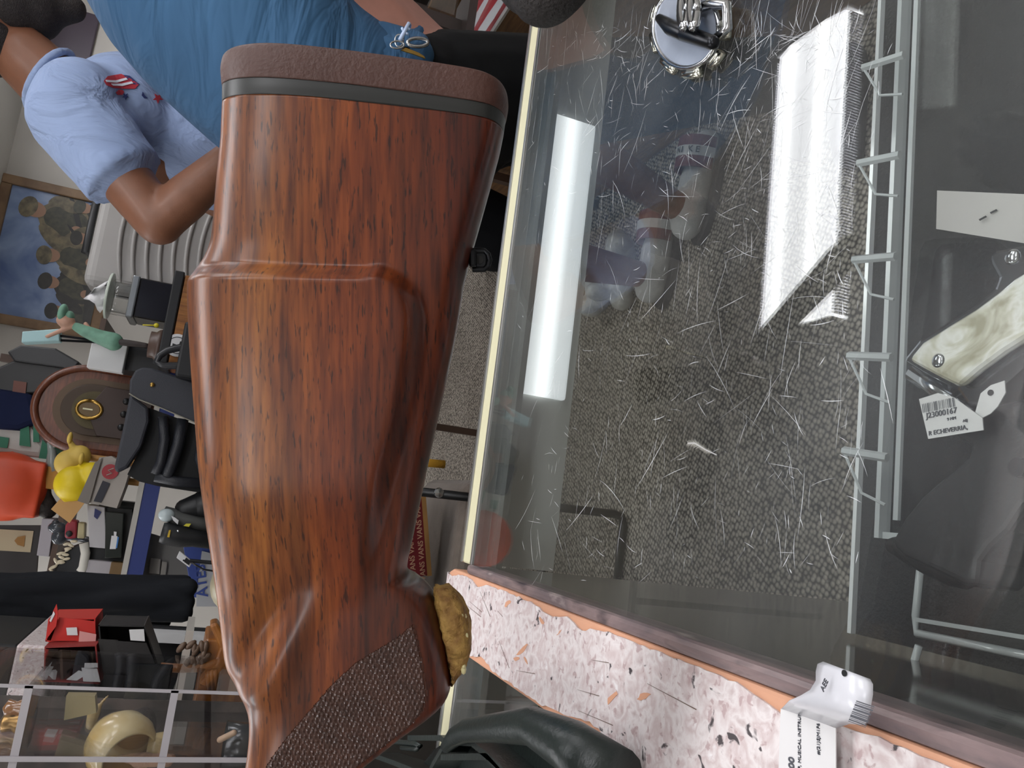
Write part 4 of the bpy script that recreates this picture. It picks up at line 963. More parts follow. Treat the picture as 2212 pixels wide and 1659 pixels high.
for x in (-.95,.33,1.17): su.part('post', MB().box2((x,3.05 if x > .5 else 3.42,0), (x+.03,3.08 if x > .5 else 3.45,2.0 if x < .5 else 1.1)), brownw)
for x in (-.95,1.17): su.part('post', MB().box2((x,2.52,0), (x+.03,2.55,Z2)), brownw)

# ribbed grey hard case
gc = TH('hard_case', 'light grey ribbed plastic suitcase standing behind the man\'s elbow', 'suitcase', (.83,2.75,Z2))
gm = pbr('grey_abs', '#9a9794', .45, var=.04); cx_, cw, chh = .785, .43, .63
gc.part('shell', MB().box((cx_,2.93,Z2+chh/2), (cw,.16,chh)), gm, bevel=.035, seg=4)
for k in range(7):
    z = Z2+chh-.085-k*.042; m = MB(); pts = [V((cx_-cw/2+.03+(cw-.06)*t/12, 2.848-.006*math.sin(PI*t/12), z + .030*(t/12-.5)**2*4*(-1))) for t in range(13)]
    m.tube(pts, [.002]+[.007]*11+[.002], 8); gc.part('rib', m, gm, smooth=True)
m = MB(); m.lathe([(.0001,.006),(.028,.006),(.030,0),(.0001,0)], 24, Mx.Translation((cx_-.06,2.85,Z2+chh-.40)) @ Mx.Rotation(PI/2,4,'X')); bd = gc.part('badge', m, pbr('badge_rim', '#d2d2d2', .3, .5))
m = MB(); m.lathe([(.0001,.0075),(.025,.0075),(.025,0),(.0001,0)], 24, Mx.Translation((cx_-.06,2.85,Z2+chh-.40)) @ Mx.Rotation(PI/2,4,'X')); gc.part('badge_face', m, black, parent=bd)
gc.part('badge_mark', MB().box((cx_-.06,2.841,Z2+chh-.40), (.014,.002,.03)), pbr('mark_red', '#a8403c', .5), parent=bd)
gc.part('handle', MB().tube([(cx_-.09,2.93,Z2+chh-.01),(cx_-.09,2.93,Z2+chh+.022),(cx_+.09,2.93,Z2+chh+.022),(cx_+.09,2.93,Z2+chh-.01)], .012, 10), black, smooth=True)
gc.part('seam', MB().box2((cx_-cw/2-.003,2.925,Z2+.03), (cx_-cw/2+.003,2.935,Z2+chh-.05)), black)
for z in (.18,.42): gc.part('latch', MB().box((cx_-cw/2-.006,2.93,Z2+z), (.014,.03,.07)), steel, bevel=.004)

# wooden crate with black lid, small goods on it
cr = TH('wooden_crate', 'orange-brown plank crate with black top edge and round sticker', 'crate', (.5,2.68,Z2))
pine = pbr('orange_pine', '#a96f35', .5, col2='#7a4b22', vscale=5, stretch=(20,20,2)); ztop = atY(352,720,2.62).z
c0, w_, h_ = span((360,620,440,830), 2.6)
xa_, xb_ = .32, .612; nP = 4
for k in range(nP): cr.part('plank', MB().box2((xa_, 2.60, Z2+.002+k*(ztop-Z2-.03)/nP), (xb_, 2.62, Z2+(k+.97)*(ztop-Z2-.03)/nP)), pine, bevel=.003)
cr.part('body', MB().box2((xa_+.003,2.62,Z2), (xb_-.003,2.82,ztop-.03)), pine)
cr.part('black_lid', MB().box2((xa_-.008,2.595,ztop-.03), (xb_+.008,2.835,ztop)), black, bevel=.004)
for x in (.40,.53): cr.part('nail', MB().lathe([(.0001,.002),(.008,.001),(.008,0),(.0001,0)], 12, Mx.Translation((x,2.60,Z2+.18)) @ Mx.Rotation(PI/2,4,'X')), brass)
Ms = Mx.Translation(atY(383,746,2.598)) @ Mx.Rotation(PI/2,4,'X')
st_ = cr.part('sticker', MB().lathe([(.0001,.001),(.036,.001),(.036,0),(.0001,0)], 28, Ms), white)
cr.part('sticker_ring', MB().tube([Ms @ V((.026*math.cos(a),.026*math.sin(a),.0015)) for a in [2*PI*k/28 for k in range(29)]], .0012, 5), black, parent=st_)
cr.part('sticker_mark', MB().prism([(-.012,-.012),(.014,-.012),(.014,-.006),(.0,-.004),(.004,.014),(-.012,.014)], .001, .0022, Ms), black, parent=st_)
bbx = TH('black_box', 'glossy black box on the crate carrying the tissue jar', 'box', (.56,2.7,ztop))
c, w_, h_ = span((268,600,350,688), 2.68)
bbx.part('body', MB().box2((c.x-w_/2,2.68,ztop), (c.x+w_/2,2.82,ztop+.10)), pbr('black_gloss', '#191617', .15), bevel=.004)
bbx.part('lid', MB().box2((c.x-w_/2-.004,2.676,ztop+.10), (c.x+w_/2+.004,2.824,ztop+.122)), pbr('grey_metal_lid', '#8b8f92', .3, .6), bevel=.005)
tj = TH('tissue_jar', 'clear jar with white tissue sticking out of its top', 'tissue jar', (c.x,2.75,ztop+.122)); zj = ztop+.122
tj.part('jar', MB().lathe([(.0001,0),(.058,0),(.058,.055),(.05,.06),(.05,.005),(.0001,.005)], 24, c=(c.x,2.75,zj)), acry, smooth=True)
tj.part('lid', MB().lathe([(.0001,.06),(.075,.06),(.075,.068),(.0001,.068)], 28, c=(c.x,2.75,zj)), pbr('pale_green_lid', '#cfd8cc', .3), bevel=.002)
m = MB(); rg = random.Random(3)
pts = [[V((c.x-.05+.1*i/6+.012*math.sin(j*2+i), 2.74+.02*math.sin(i*1.7+j), zj+.066+ (.075-.02*abs(i-2.2))*j/4)) for i in range(7)] for j in range(5)]
m.rings(pts, closed=False); o = tj.part('tissue', m, pbr('tissue_white', '#e8e6e8', .9), smooth=True); o.modifiers.new('t','SOLIDIFY').thickness = .003
# bronze-green girl figurine
fg = TH('figurine', 'green figurine of a girl in a cap reaching over a slanted board', 'figurine', (.42,2.62,ztop))
gr_ = pbr('verdigris', '#6f9c86', .55, var=.15, vscale=40); fsk = pbr('figurine_skin', '#c59a84', .5)
def fp(x, y, dy=0): return atY(x, y, 2.66+dy)
fg.part('base', MB().lathe([(.0001,0),(.055,0),(.05,.012),(.042,.02),(.042,.035),(.0001,.036)], 24, c=(fp(330,745).x,2.66,ztop)), pbr('brown_base', '#54423a', .4), smooth=True)
m = MB(); a = fp(250,735); 
m.chain([fp(165,706), fp(185,716), fp(215,728), fp(245,738)], [.014,.019,.023,.029]); fg.part('dress', m, gr_, remesh=.004, smo=2)
m = MB(); m.ell(fp(142,693), (.022,.022,.026)); m.cap(fp(142,693), fp(162,705), .009, .010); m.chain([fp(160,703), fp(130,715), fp(102,727)], [.008,.007,.006]); m.chain([fp(185,700), fp(205,725)], [.007,.006]); fg.part('skin', m, fsk, remesh=.0035, smo=1)
m = MB(); m.ell(fp(136,677), (.030,.028,.014)); m.ell(fp(150,684), (.018,.02,.014)); fg.part('cap', m, gr_, smooth=True)
m = MB()
for dy in (-.012,.012): m.chain([fp(250,738,dy), fp(285,742,dy), fp(315,746,dy)], [.011,.010,.008]); 
fg.part('stockings', m, pbr('dark_stocking', '#3a3230', .5), remesh=.0035, smo=1)
m = MB(); m.slab([fp(x,y) for x,y in ((48,716),(128,710),(128,736),(46,740))], (0,.05,0)); fg.part('board', m, pbr('pale_aqua', '#a9cdd0', .5), bevel=.003)
m = MB(); m.cyl(fp(128,725,.02), fp(330,752,.02), .004, 8); m.cyl(fp(128,735,.03), fp(330,745,.04), .004, 8); fg.part('easel_leg', m, steel)
# small white carton bar and black gadget by the radio
itembox('white_carton', (196,722,226,797), 2.72, .05, white, 'long white carton bar between the figurine and the radio', 'carton', zb=1.5)
itembox('gadget_stand', (226,735,330,800), 2.76, .16, black, 'black gadget box under the long white carton', 'gadget', zb=ztop)
dcs = TH('drill_case', 'black tool case with curved carrying handle in front of the crate', 'tool case', (.33,2.55,Z2))
c, w_, h_ = span((395,745,470,800), 2.52); dcs.part('body', MB().box2((c.x-.07,2.50,Z2), (c.x+.10,2.59,c.z+.06)), black, bevel=.008)
m = MB(); m.tube([atY(x,y,2.54) for x,y in ((430,748),(392,750),(362,757),(345,768),(338,782),(352,790),(395,790),(430,797))], .011, 10); dcs.part('handle', m, pbr('grey_black_handle', '#2f3033', .3), smooth=True)
dcs.part('red_trim', MB().tube([atY(345,787,2.535), atY(400,793,2.535)], .004, 6), pbr('red_trim', '#8c2320', .5))
dcs.part('brass_clasp', MB().ell(atY(400,803,2.51), (.012,.008,.016)), brass, smooth=True)
solo('yellow_pin', MB().cyl(fp(308,702), fp(338,703), .002, 6).ell(fp(338,703), (.008,.008,.008), 10, 8), pbr('pin_yellow', '#d6c62f', .4), 'yellow-headed pin leaning by the figurine\'s feet', 'pin', smooth=True)

# tombstone radio
rd = TH('tombstone_radio', 'round-topped wooden table radio with brass dial and arched grille', 'radio', (.16,3.0,Z1))
ct = atY(190,885,2.98); rx, rzt = ct.x, 1.775; hw = .152
def arch(hw, z0, zt, n=28):
    zc = zt-hw*1.05; return [(-hw,z0)] + [(hw*math.cos(PI-PI*k/n), zc+(zt-zc)*math.sin(PI*k/n)) for k in range(n+1)] + [(hw,z0)]
MR = Mx(((1,0,0,rx),(0,0,-1,0),(0,1,0,0),(0,0,0,1)))     # xy outline -> world xz, extruded towards the viewer
radw = pbr('radio_mahogany', '#77442f', .35, col2='#5b3222', vscale=8, stretch=(3,3,20), coat=.3)
rd.part('case', MB().prism([(x,z) for x,z in arch(hw,Z1,rzt)], -3.12, -2.97, MR), radw, bevel=.006)
rd.part('front_rim', MB().tube([V((rx+x*.93,2.967,z-.008)) for x,z in arch(hw,Z1+.01,rzt)], .012, 8), radw, smooth=True)
rd.part('inset', MB().prism(arch(hw*.70,Z1+.03,rzt-.062), -2.972, -2.964, MR), pbr('radio_inset', '#5d4a38', .6))
rd.part('grille_arch', MB().prism(arch(hw*.58,Z1+.16,rzt-.085), -2.972, -2.958, MR), pbr('radio_arch', '#433427', .6), bevel=.003)
rd.part('grille_cloth', MB().prism(arch(hw*.42,Z1+.15,rzt-.12), -2.972, -2.954, MR), pbr('olive_cloth', '#5b523a', .8, bump=.5, bscale=500))
rd.part('panel', MB().prism([(-.085,Z1+.02),(.085,Z1+.02),(.085,Z1+.17),(.03,Z1+.20),(-.03,Z1+.20),(-.085,Z1+.17)], -2.968, -2.952, MR), pbr('radio_panel', '#3d2c25', .5), bevel=.002)
dz = atY(192,887,2.95).z; m = MB(); m.tube([V((rx+.030*math.cos(a), 2.950, dz+.038*math.sin(a)*1.0)) for a in [2*PI*k/16 for k in range(17)]], .006, 8); dl = rd.part('dial_bezel', m, brass, smooth=True)
rd.part('dial_glass', MB().prism([(.024*math.cos(a),dz+.032*math.sin(a)) for a in [2*PI*k/16 for k in range(16)]], -2.953, -2.949, MR), pbr('dial_amber', '#6b5430', .25), parent=dl)
rd.part('dial_pointer', MB().box((rx,2.947,dz+.004), (.005,.002,.03)), cream, parent=dl)
for x in (-.045,0,.045): rd.part('knob', MB().lathe([(.0001,.014),(.009,.013),(.012,0),(.0001,0)], 16, Mx.Translation((rx+x,2.952,Z1+.10)) @ Mx.Rotation(PI/2,4,'X')), black, smooth=True)

# black leather camera case with open flap
bc = TH('leather_case', 'open black leather case with studded grey flap in front of the radio', 'case', (.06,2.6,Z2))
lb_ = pbr('black_leather', '#22242a', .45, bump=.25, bscale=300); lg = pbr('grey_leather', '#34363d', .55, bump=.2, bscale=400)
YC = 2.56
m = MB(); m.slab([atY(x,y,YC) for x,y in ((292,800),(306,793),(330,795),(460,838),(470,930),(440,920),(352,882),(300,862),(279,850),(280,822))], (0,.02,0)); fpn = bc.part('flap', m, lg, bevel=.006)
m = MB(); m.ell(atY(329,831,YC-.004), (.007,.005,.007)); bc.part('stud', m, brass, parent=fpn, smooth=True)
m = MB(); m.tube([atY(x,y,YC-.003) for x,y in ((279,850),(300,863),(352,883),(440,921),(470,931))], .0018, 5); bc.part('stitching', m, pbr('stitch_pale', '#8d8a7c', .6), parent=fpn)
m = MB(); m.slab([atY(x,y,YC+.02) for x,y in ((281,850),(320,880),(322,910),(305,965),(275,1010),(252,1022),(246,1012),(262,940))], (0,.05,0)); bc.part('side_panel', m, lg, bevel=.008)
m = MB(); m.slab([atY(x,y,YC+.06) for x,y in ((320,880),(470,935),(470,1070),(340,1050),(300,1040),(275,1025),(305,965))], (0,.03,0)); bc.part('interior', m, pbr('black_lining', '#0f1012', .7))
for pts, r0 in ((((352,900),(356,950),(348,1000),(336,1025)),.016), (((395,905),(385,960),(372,1000),(360,1030)),.018), (((440,930),(430,990),(440,1020),(455,1035)),.016), (((335,1030),(380,1040),(450,1045)),.016)):
    m = MB(); m.tube([atY(x,y,YC+.035) for x,y in pts], r0, 10); bc.part('padding_roll', m, lb_, smooth=True)
bc.part('bottom', MB().box2((-.16,2.54,Z2), (.12,2.70,Z2+.06)), lb_, bevel=.01)

# lower-shelf tools and box
tl_ = [('black_caulk_gun', (330,1062,470,1098), 2.62, '#202224', 'black tool with square grey body on the lower shelf, nearest the leather case'), ('grey_tool', (350,1108,470,1128), 2.60, '#4b4d4d', 'grey tool barrel with yellow sticker on the lower shelf')]
g1 = TH('power_tool', 'dark power tool with white paper tag and yellow sticker', 'tool', (-.15,2.62,Z2))
m = MB(); m.tube([atY(x,y,2.62) for x,y in ((352,1105),(380,1118),(420,1128),(480,1140))], [.018,.026,.024,.022], 12); g1.part('barrel', m, pbr('tool_grey', '#4d4e4c', .5), smooth=True)
m = MB(); m.chain([atY(400,1098,2.63), atY(440,1090,2.63), atY(480,1085,2.63)], [.03,.045,.05]); g1.part('body', m, black, smooth=True)
g1.part('bulb', MB().ell(atY(360,1113,2.60), (.02,.02,.024)), pbr('clear_film', '#b8c4c6', .2), smooth=True)
g1.part('paper_tag', MB().slab([atY(x,y,2.585) for x,y in ((370,1114),(374,1124),(384,1133),(386,1124),(378,1118))], (0,-.001,0)), white)
g1.part('sticker', MB().slab([atY(x,y,2.585) for x,y in ((396,1136),(402,1131),(413,1131),(408,1138))], (0,-.001,0)), pbr('sticker_yellow', '#d9cf3d', .5))
g2 = TH('flashlight', 'black flashlight-shaped tool with yellow lettered band on the lower shelf', 'tool', (-.2,2.6,Z2))
m = MB(); m.tube([atY(x,y,2.6) for x,y in ((349,1150),(360,1152),(395,1160),(420,1163),(480,1172))], [.03,.034,.032,.026,.024], 14); g2.part('body', m, black, smooth=True)
g2.part('yellow_band', MB().slab([atY(x,y,2.562) for x,y in ((361,1160),(365,1145),(369,1145),(366,1161))], (0,-.002,0)), pbr('band_yellow', '#c9a62c', .5))
g2.part('silver_band', MB().tube([atY(x,y,2.575) for x,y in ((378,1166),(384,1156),(385,1145))], .005, 8), bright, smooth=True)
sgn = TH('lettered_box', 'blue and white box lettered ATES on the lower shelf', 'box', (-.3,2.8,Z2)); c, w_, h_ = span((395,1165,470,1330), 2.78)
pol = [atY(x,y,2.78) for x,y in ((395,1175),(415,1290),(490,1300),(490,1165))]
sgn.part('carton', MB().slab(pol, (0,.08,0)), pbr('box_blue', '#35488c', .5), bevel=.002)
sgn.part('white_band', MB().slab([atY(x,y,2.778) for x,y in ((424,1285),(436,1190),(476,1200),(476,1310),(424,1310))], (0,-.002,0)), pbr('box_white', '#a9abb0', .5))
Mt = frame(atY(449,1288,2.774), atY(439,1190,2.774)-atY(449,1288,2.774), atY(420,1283,2.774)-atY(446,1283,2.774))
sgn.part('lettering', text_mb('ATES', .047, Mt, .0005, bold=.001), pbr('box_blue', '#35488c', .5))
solo('cream_helmet', MB().ell(atY(506,1262,2.66), (.085,.075,.072)).lathe([(.0001,0),(.05,0),(.05,.01),(.0001,.01)], 16, c=(atY(506,1262,2.66).x,2.66,Z2)), pbr('cream_shell', '#b3a98c', .4, var=.1), 'rounded cream-coloured shell beside the blue lettered box', 'helmet', smooth=True)
tb = TH('carrying_case_window', 'grey blister card with moulded windows leaning on the lower shelf', 'blister pack', (-.3,2.9,Z2))
tb.part('card', MB().slab([atY(x,y,2.92) for x,y in ((318,1150),(300,1290),(400,1310),(418,1180)) ], (0,.01,0)), pbr('grey_card', '#6d6b67', .6))
for q in (((325,1205),(321,1238),(345,1240),(348,1207)), ((350,1212),(346,1245),(358,1248),(362,1214)), ((312,1255),(306,1282),(356,1288),(360,1258))): tb.part('window', MB().slab([atY(x,y,2.915) for x,y in q], (0,-.006,0)), pbr('window_grey', '#8d8880', .5), bevel=.003)
sc_ = TH('credit_card_reader', 'small white and black card-shaped gadget with looped cord', 'gadget', atY(400,1215,2.58))
sc_.part('body', MB().slab([atY(x,y,2.58) for x,y in ((388,1190),(416,1213),(409,1226),(381,1205))], (0,.012,0)), white, bevel=.002)
sc_.part('screen', MB().slab([atY(x,y,2.578) for x,y in ((402,1204),(412,1212),(408,1221),(397,1213))], (0,-.002,0)), black)
sc_.part('cord', MB().tube([atY(x,y,2.58) for x,y in ((412,1214),(425,1222),(440,1230),(470,1235))], .003, 6), black, smooth=True)
sc_.part('stand', MB().cyl(atY(395,1210,2.585), V((atY(395,1210,2.585).x,2.585,Z2)), .006, 8), black)

# goods on the blue-edged shelf
cbx = TH('carton', 'grey-white carton with red round logo and black label, flap open', 'carton', (-.05,2.9,Z1))
car = pbr('carton_grey', '#a59d95', .7, var=.04); Yk = 2.79
m = MB(); m.slab([atY(x,y,Yk) for x,y in ((190,1085),(205,1010),(215,988),(240,985),(282,1010),(270,1050),(252,1098))], (0,.10,0)); cbx.part('body', m, car)
m = MB(); m.slab([atY(x,y,Yk-.004) for x,y in ((168,1082),(205,1000),(220,990),(192,1090))], (0,-.006,0)); cbx.part('flap', m, pbr('flap_grey', '#7b746d', .7))
Mq = Mx.Translation(atY(238,1019,Yk-.003)) @ Mx.Rotation(PI/2,4,'X'); cbx.part('red_logo', MB().lathe([(.0001,.002),(.024,.002),(.024,0),(.0001,0)], 20, Mq), pbr('logo_red', '#9b3038', .6))
cbx.part('logo_mark', MB().tube([Mq @ V(p) for p in ((-.012,.008,.003),(-.004,-.006,.003),(.004,.006,.003),(.012,-.008,.003))], .0018, 5), car)
cbx.part('black_label', MB().slab([atY(x,y,Yk-.003) for x,y in ((202,1083),(219,1086),(238,1044),(222,1038))], (0,-.001,0)), pbr('label_dark', '#22222c', .5))
# yellow ducks in an open tray
dk = pbr('duck_yellow', '#e8cb1e', .45); dk2 = pbr('duck_pale', '#d9b95a', .6)
for i, (pts, mt, lab) in enumerate(((((158,1045),(190,1030)), dk, 'big round bright yellow rubber duck'), (((148,1000),(165,985)), dk2, 'pale yellow rubber duck behind the bright one'))):
    d_ = TH('rubber_duck', lab, 'rubber duck', (0,2.86,Z1), 'yellow rubber ducks'); c1 = atY(*pts[0],2.84+.05*i); c2 = atY(*pts[1],2.84+.05*i); s_ = 1 if i == 0 else .75
    m = MB(); m.ell(c1, (.058*s_,.052*s_,.056*s_)); m.ell(c2+V((.0,0,-.01)), (.05*s_,.045*s_,.045*s_)); m.cap(c2, c2+V((.05,0,.03)), .02*s_, .008); m.cap(c1+V((-.03,0,.0)), c1+V((-.072,0,.02)), .02, .006)
    d_.part('body', m, mt, remesh=.005, smo=3)
    d_.part('bill', MB().ell(c2+V((.055,-.01,.028)), (.02,.014,.008), 10, 8), dk2, smooth=True)
    d_.part('stand', MB().cyl((c2.x,c2.y+.03,Z1), (c2.x,c2.y+.03,c2.z), .012, 10), kraft)
solo('kraft_envelope', MB().slab([atY(x,y,2.83) for x,y in ((110,1100),(138,1068),(186,1082),(150,1130))], (0,.004,0)), pbr('kraft_paper', '#c99c62', .7), 'tilted square kraft paper card beside the yellow duck', 'card')
wb = TH('white_box', 'tall white box with blue corner mark beside the carton', 'box', (-.13,2.88,Z1))
wb.part('body', MB().slab([atY(x,y,2.87) for x,y in ((188,1090),(226,1096),(230,1185),(193,1182))], (0,.10,0)), pbr('paper_white', '#b9b6b8', .6), bevel=.002)
wb.part('blue_mark', MB().slab([atY(x,y,2.868) for x,y in ((205,1098),(219,1106),(210,1122),(203,1116))], (0,-.001,0)), pbr('mark_blue', '#2f3566', .6))
wb.part('foot', MB().slab([atY(x,y,2.89) for x,y in ((226,1096),(285,1100),(285,1180),(230,1185))], (0,.06,0)), black)
bl = TH('blister_pack', 'clear blister pack with white and blue label in front of the white box', 'blister pack', (-.17,2.86,Z1))
bl.part('pack', MB().slab([atY(x,y,2.86) for x,y in ((228,1105),(268,1108),(262,1205),(226,1206))], (0,.02,0)), pbr('blister_dark', '#2a2e2a', .25), bevel=.003)
bl.part('label', MB().slab([atY(x,y,2.857) for x,y in ((241,1157),(254,1158),(250,1186),(237,1186))], (0,-.001,0)), white)
bl.part('hang_tab', MB().slab([atY(x,y,2.857) for x,y in ((246,1148),(252,1149),(251,1158),(246,1158))], (0,-.001,0)), white)
bl.part('label_edge', MB().slab([atY(x,y,2.857) for x,y in ((254,1160),(257,1160),(253,1184),(250,1184))], (0,-.0012,0)), pbr('label_blue', '#3d7cc0', .5))
rp_ = TH('red_pouch', 'small red leather pouch with cream side beside the kraft card', 'pouch', (-.15,2.9,Z1))
rp_.part('body', MB().slab([atY(x,y,2.9) for x,y in ((139,1160),(141,1135),(150,1122),(167,1125),(165,1163),(145,1164))], (0,.05,0)), pbr('red_leather', '#9c2f3c', .5), bevel=.006)
rp_.part('cream_side', MB().slab([atY(x,y,2.9) for x,y in ((166,1163),(169,1128),(183,1130),(182,1164))], (0,.05,0)), pbr('cream_leather', '#c9bd93', .5), bevel=.004)
rp_.part('snap', MB().ell(atY(149,1153,2.895), (.010,.004,.010)), black)
rp_.part('riser', MB().box2((-.24,2.92,Z1), (-.12,3.0,Z1+.115)), black)
bd_ = TH('bead_pouch', 'black pouch trimmed with shell beads standing on the blue-edged shelf', 'pouch', (-.32,2.88,Z1))
bd_.part('body', MB().slab([atY(x,y,2.89) for x,y in ((110,1245),(130,1190),(180,1172),(192,1180),(172,1270),(118,1272))], (0,.07,0)), pbr('pouch_black', '#15161a', .5), bevel=.01)
rg = random.Random(12)
for k in range(26):
    t_ = k/25; x = 118 + 50*max(0, t_-.45)*1.3 + rg.uniform(-8,14); y = 1262 - 88*t_ + rg.uniform(-5,5)
    bd_.part('shell_bead', MB().ell(atY(x,y,2.882), (.005,.004,.011), 8, 6, Mx.Rotation(rg.uniform(-1,1),3,'Y')), pbr('shell', '#cfc3a8', .35), smooth=True)
bd_.part('white_roll', MB().tube([atY(x,y,2.876) for x,y in ((181,1173),(185,1195),(180,1225),(174,1235))], .014, 10), pbr('roll_white', '#d4d0c6', .6), smooth=True)
bd_.part('white_roll', MB().tube([atY(x,y,2.876) for x,y in ((173,1238),(169,1266))], .014, 10), pbr('roll_white', '#d4d0c6', .6), smooth=True)
bd_.part('foot', MB().box2((-.40,2.90,Z1), (-.24,2.96,Z1+.12)), black)
itembox('grey_white_box', (186,1212,238,1280), 2.87, .12, pbr('box_pale', '#a8a3a6', .6), 'pale grey box under the bead pouch', 'box', zb=Z1)
itembox('brown_box', (236,1216,282,1282), 2.866, .003+.05, pbr('box_tan', '#6b5230', .6), 'flat tan box leaning on the pale grey box', 'box', zb=Z1)
# things on the brown upper board
oc = MB(); q = atY(22,1052,3.2)
oc.ell(q+V((0,.02,.02)), (.125,.08,.135)); oc.box(q+V((0,.02,.0)), (.20,.10,.20))
solo('orange_cushion', oc, pbr('orange_satin', '#d4502f', .45, var=.08, vscale=6, bump=.3, bscale=9), 'bright orange-red cushion on the brown upper shelf board', 'cushion', remesh=.01, smo=6)
sf = TH('striped_bundle', 'green and white striped cloth bundle in clear plastic on the upper board', 'cloth bundle', (.05,3.25,ZU))
Ys_ = 3.24
m = MB(); m.slab([atY(x,y,Ys_) for x,y in ((-20,915),(25,905),(60,910),(100,960),(95,990),(40,985),(-20,972))], (0,.14,0)); sf.part('white_cloth', m, pbr('cloth_white', '#c3c0bb', .8, bump=.4, bscale=20), bevel=.02)
for q in (((45,908),(62,910),(66,965),(42,962)), ((92,950),(104,962),(104,992),(84,990)), ((-5,942),(20,946),(16,968),(-6,966)), ((72,915),(84,935),(86,955),(72,955))): sf.part('green_stripe', MB().slab([atY(x,y,Ys_-.004) for x,y in q], (0,-.003,0)), pbr('stripe_green', '#3f7a62', .8))
sf.part('green_roll', MB().slab([atY(x,y,Ys_+.02) for x,y in ((104,962),(150,975),(140,1012),(104,1000))], (0,.10,0)), pbr('dark_green', '#1d4a33', .6), bevel=.02)
sf.part('plastic_gather', MB().tube([atY(x,y,Ys_-.02) for x,y in ((104,955),(112,975),(112,1000),(118,1018))], [.004,.014,.02,.022], 10), pbr('film_clear', '#9aa09c', .15), smooth=True)
itembox('orange_envelope', (57,1006,122,1054), 3.2, .05, pbr('manila_orange', '#b9822f', .6), 'orange manila packet under the striped bundle', 'packet', zb=ZU)
m = MB(); rg = random.Random(21)
for k in range(10): m.ell(atY(rg.uniform(62,104), rg.uniform(1060,1112), 3.22+rg.uniform(0,.05)), (.04,.03,.035), 10, 7)
solo('black_plastic_bundle', m, pbr('dark_film', '#3a3634', .25, var=.3, vscale=30, bump=1., bscale=30), 'crumpled dark plastic bundle beside the orange cushion', 'plastic bundle', remesh=.009, smo=1)
nv = MB(); nv.slab([atY(x,y,3.22) for x,y in ((-30,835),(70,850),(85,912),(40,930),(-30,925))], (0,.15,0)); solo('navy_clothes', nv, cloth('navy_cloth', '#1c2340', .15, .5, 15), 'folded navy clothes lying behind the radio', 'clothes', bevel=.02)
pk = TH('black_machine', 'black boxy machine with slanted lid on the upper board behind the figurine', 'machine', (.35,3.25,ZU)); Ym = 3.24
pk.part('body', MB().slab([atY(x,y,Ym) for x,y in ((-20,800),(60,765),(175,795),(125,845),(-20,860))], (0,.2,0)), pbr('machine_black', '#1a1a1b', .4), bevel=.008)
pk.part('slanted_lid', MB().slab([atY(x,y,Ym-.02) for x,y in ((15,760),(45,745),(120,752),(172,782),(160,798),(30,780))], (0,.2,0)), pbr('machine_lid', '#2a2b2d', .4), bevel=.006)
pk.part('copper_panel', MB().slab([atY(x,y,Ym-.003) for x,y in ((30,822),(58,826),(52,880),(24,872))], (0,-.003,0)), pbr('copper_brown', '#6d4136', .5))
wf = TH('framed_certificate', 'cream card with gold triangular emblem in dark surround', 'picture', (-.25,3.3,ZU)); Yw = 3.22
wf.part('backing', MB().slab([atY(x,y,Yw) for x,y in ((-20,1135),(86,1135),(78,1245),(-20,1235))], (0,.02,0)), pbr('frame_dark', '#221c1b', .5))
wf.part('card', MB().slab([atY(x,y,Yw-.001) for x,y in ((-20,1142),(73,1147),(66,1193),(-20,1188))], (0,-.003,0)), pbr('card_cream', '#b5a588', .6))
wf.part('emblem', MB().slab([atY(x,y,Yw-.005) for x,y in ((31,1168),(38,1160),(55,1157),(52,1181),(38,1177))], (0,-.001,0)), pbr('emblem_gold', '#96692c', .5))
solo('white_slab_box', MB().slab([atY(x,y,3.2) for x,y in ((79,1200),(91,1120),(117,1122),(106,1203))], (0,.1,0)), pbr('box_lilac', '#aaa5ab', .6), 'white slab-shaped box between the emblem card and the red pouch', 'box', bevel=.002)
solo('glass_ornament', MB().ell(atY(125,1140,3.0), (.02,.02,.03)).ell(atY(120,1130,3.0), (.012,.012,.012)).ell(atY(128,1160,3.0), (.026,.02,.024)).cyl(atY(128,1160,3.0), V((atY(128,1160,3.0).x,3.0,Z1)), .01, 8), pbr('smoke_glass', '#4a4f56', .15, trans=.3), 'small smoky grey ornament beside the white slab box', 'ornament', smooth=True)

# framed poster and dark pictures on the back wall
po = TH('framed_poster', 'wood-framed picture of helmeted soldiers against blue sky on the wall', 'framed picture', (1.2,YF-.03,2.2))
YP = YF-.02
tlp, trp, brp = atY(-60,705,YP), atY(15,392,YP), atY(215,440,YP)
xL_, xR_, zT, zB = atY(60,700,YP).x-.02, atY(100,418,YP).x+.03, 2.66, 2.06
fw_ = .06; frm = pbr('pale_wood_frame', '#8f7355', .5, col2='#745a40', vscale=10)
xL_, xR_ = .83, 1.66
for a, c2 in (((xL_-fw_,zB-fw_),(xL_,zT+fw_)),((xR_,zB-fw_),(xR_+fw_,zT+fw_)),((xL_,zT),(xR_,zT+fw_)),((xL_,zB-fw_),(xR_,zB))): po.part('frame_rail', MB().box2((a[0],YP-.03,a[1]), (c2[0],YP+.015,min(CH,c2[1]))), frm, bevel=.006)
def sky_build(nt, tc):
    n = noise(nt, nmap(nt, tc), 3.5, 4, .4); return ramp(nt, n, [(.35, '#4d6598'), (.6, '#8ba0c4'), (.75, '#c4ccd8')]), None
pic = po.part('picture', MB().box2((xL_,YP-.008,zB), (xR_,YP,zT)), ramp_mat('picture_sky', sky_build, .35))
tanm = pbr('print_tan', '#7f7358', .4, col2='#4b4638', vscale=22); drk = pbr('print_dark', '#35332f', .4, col2='#23221f', vscale=20)
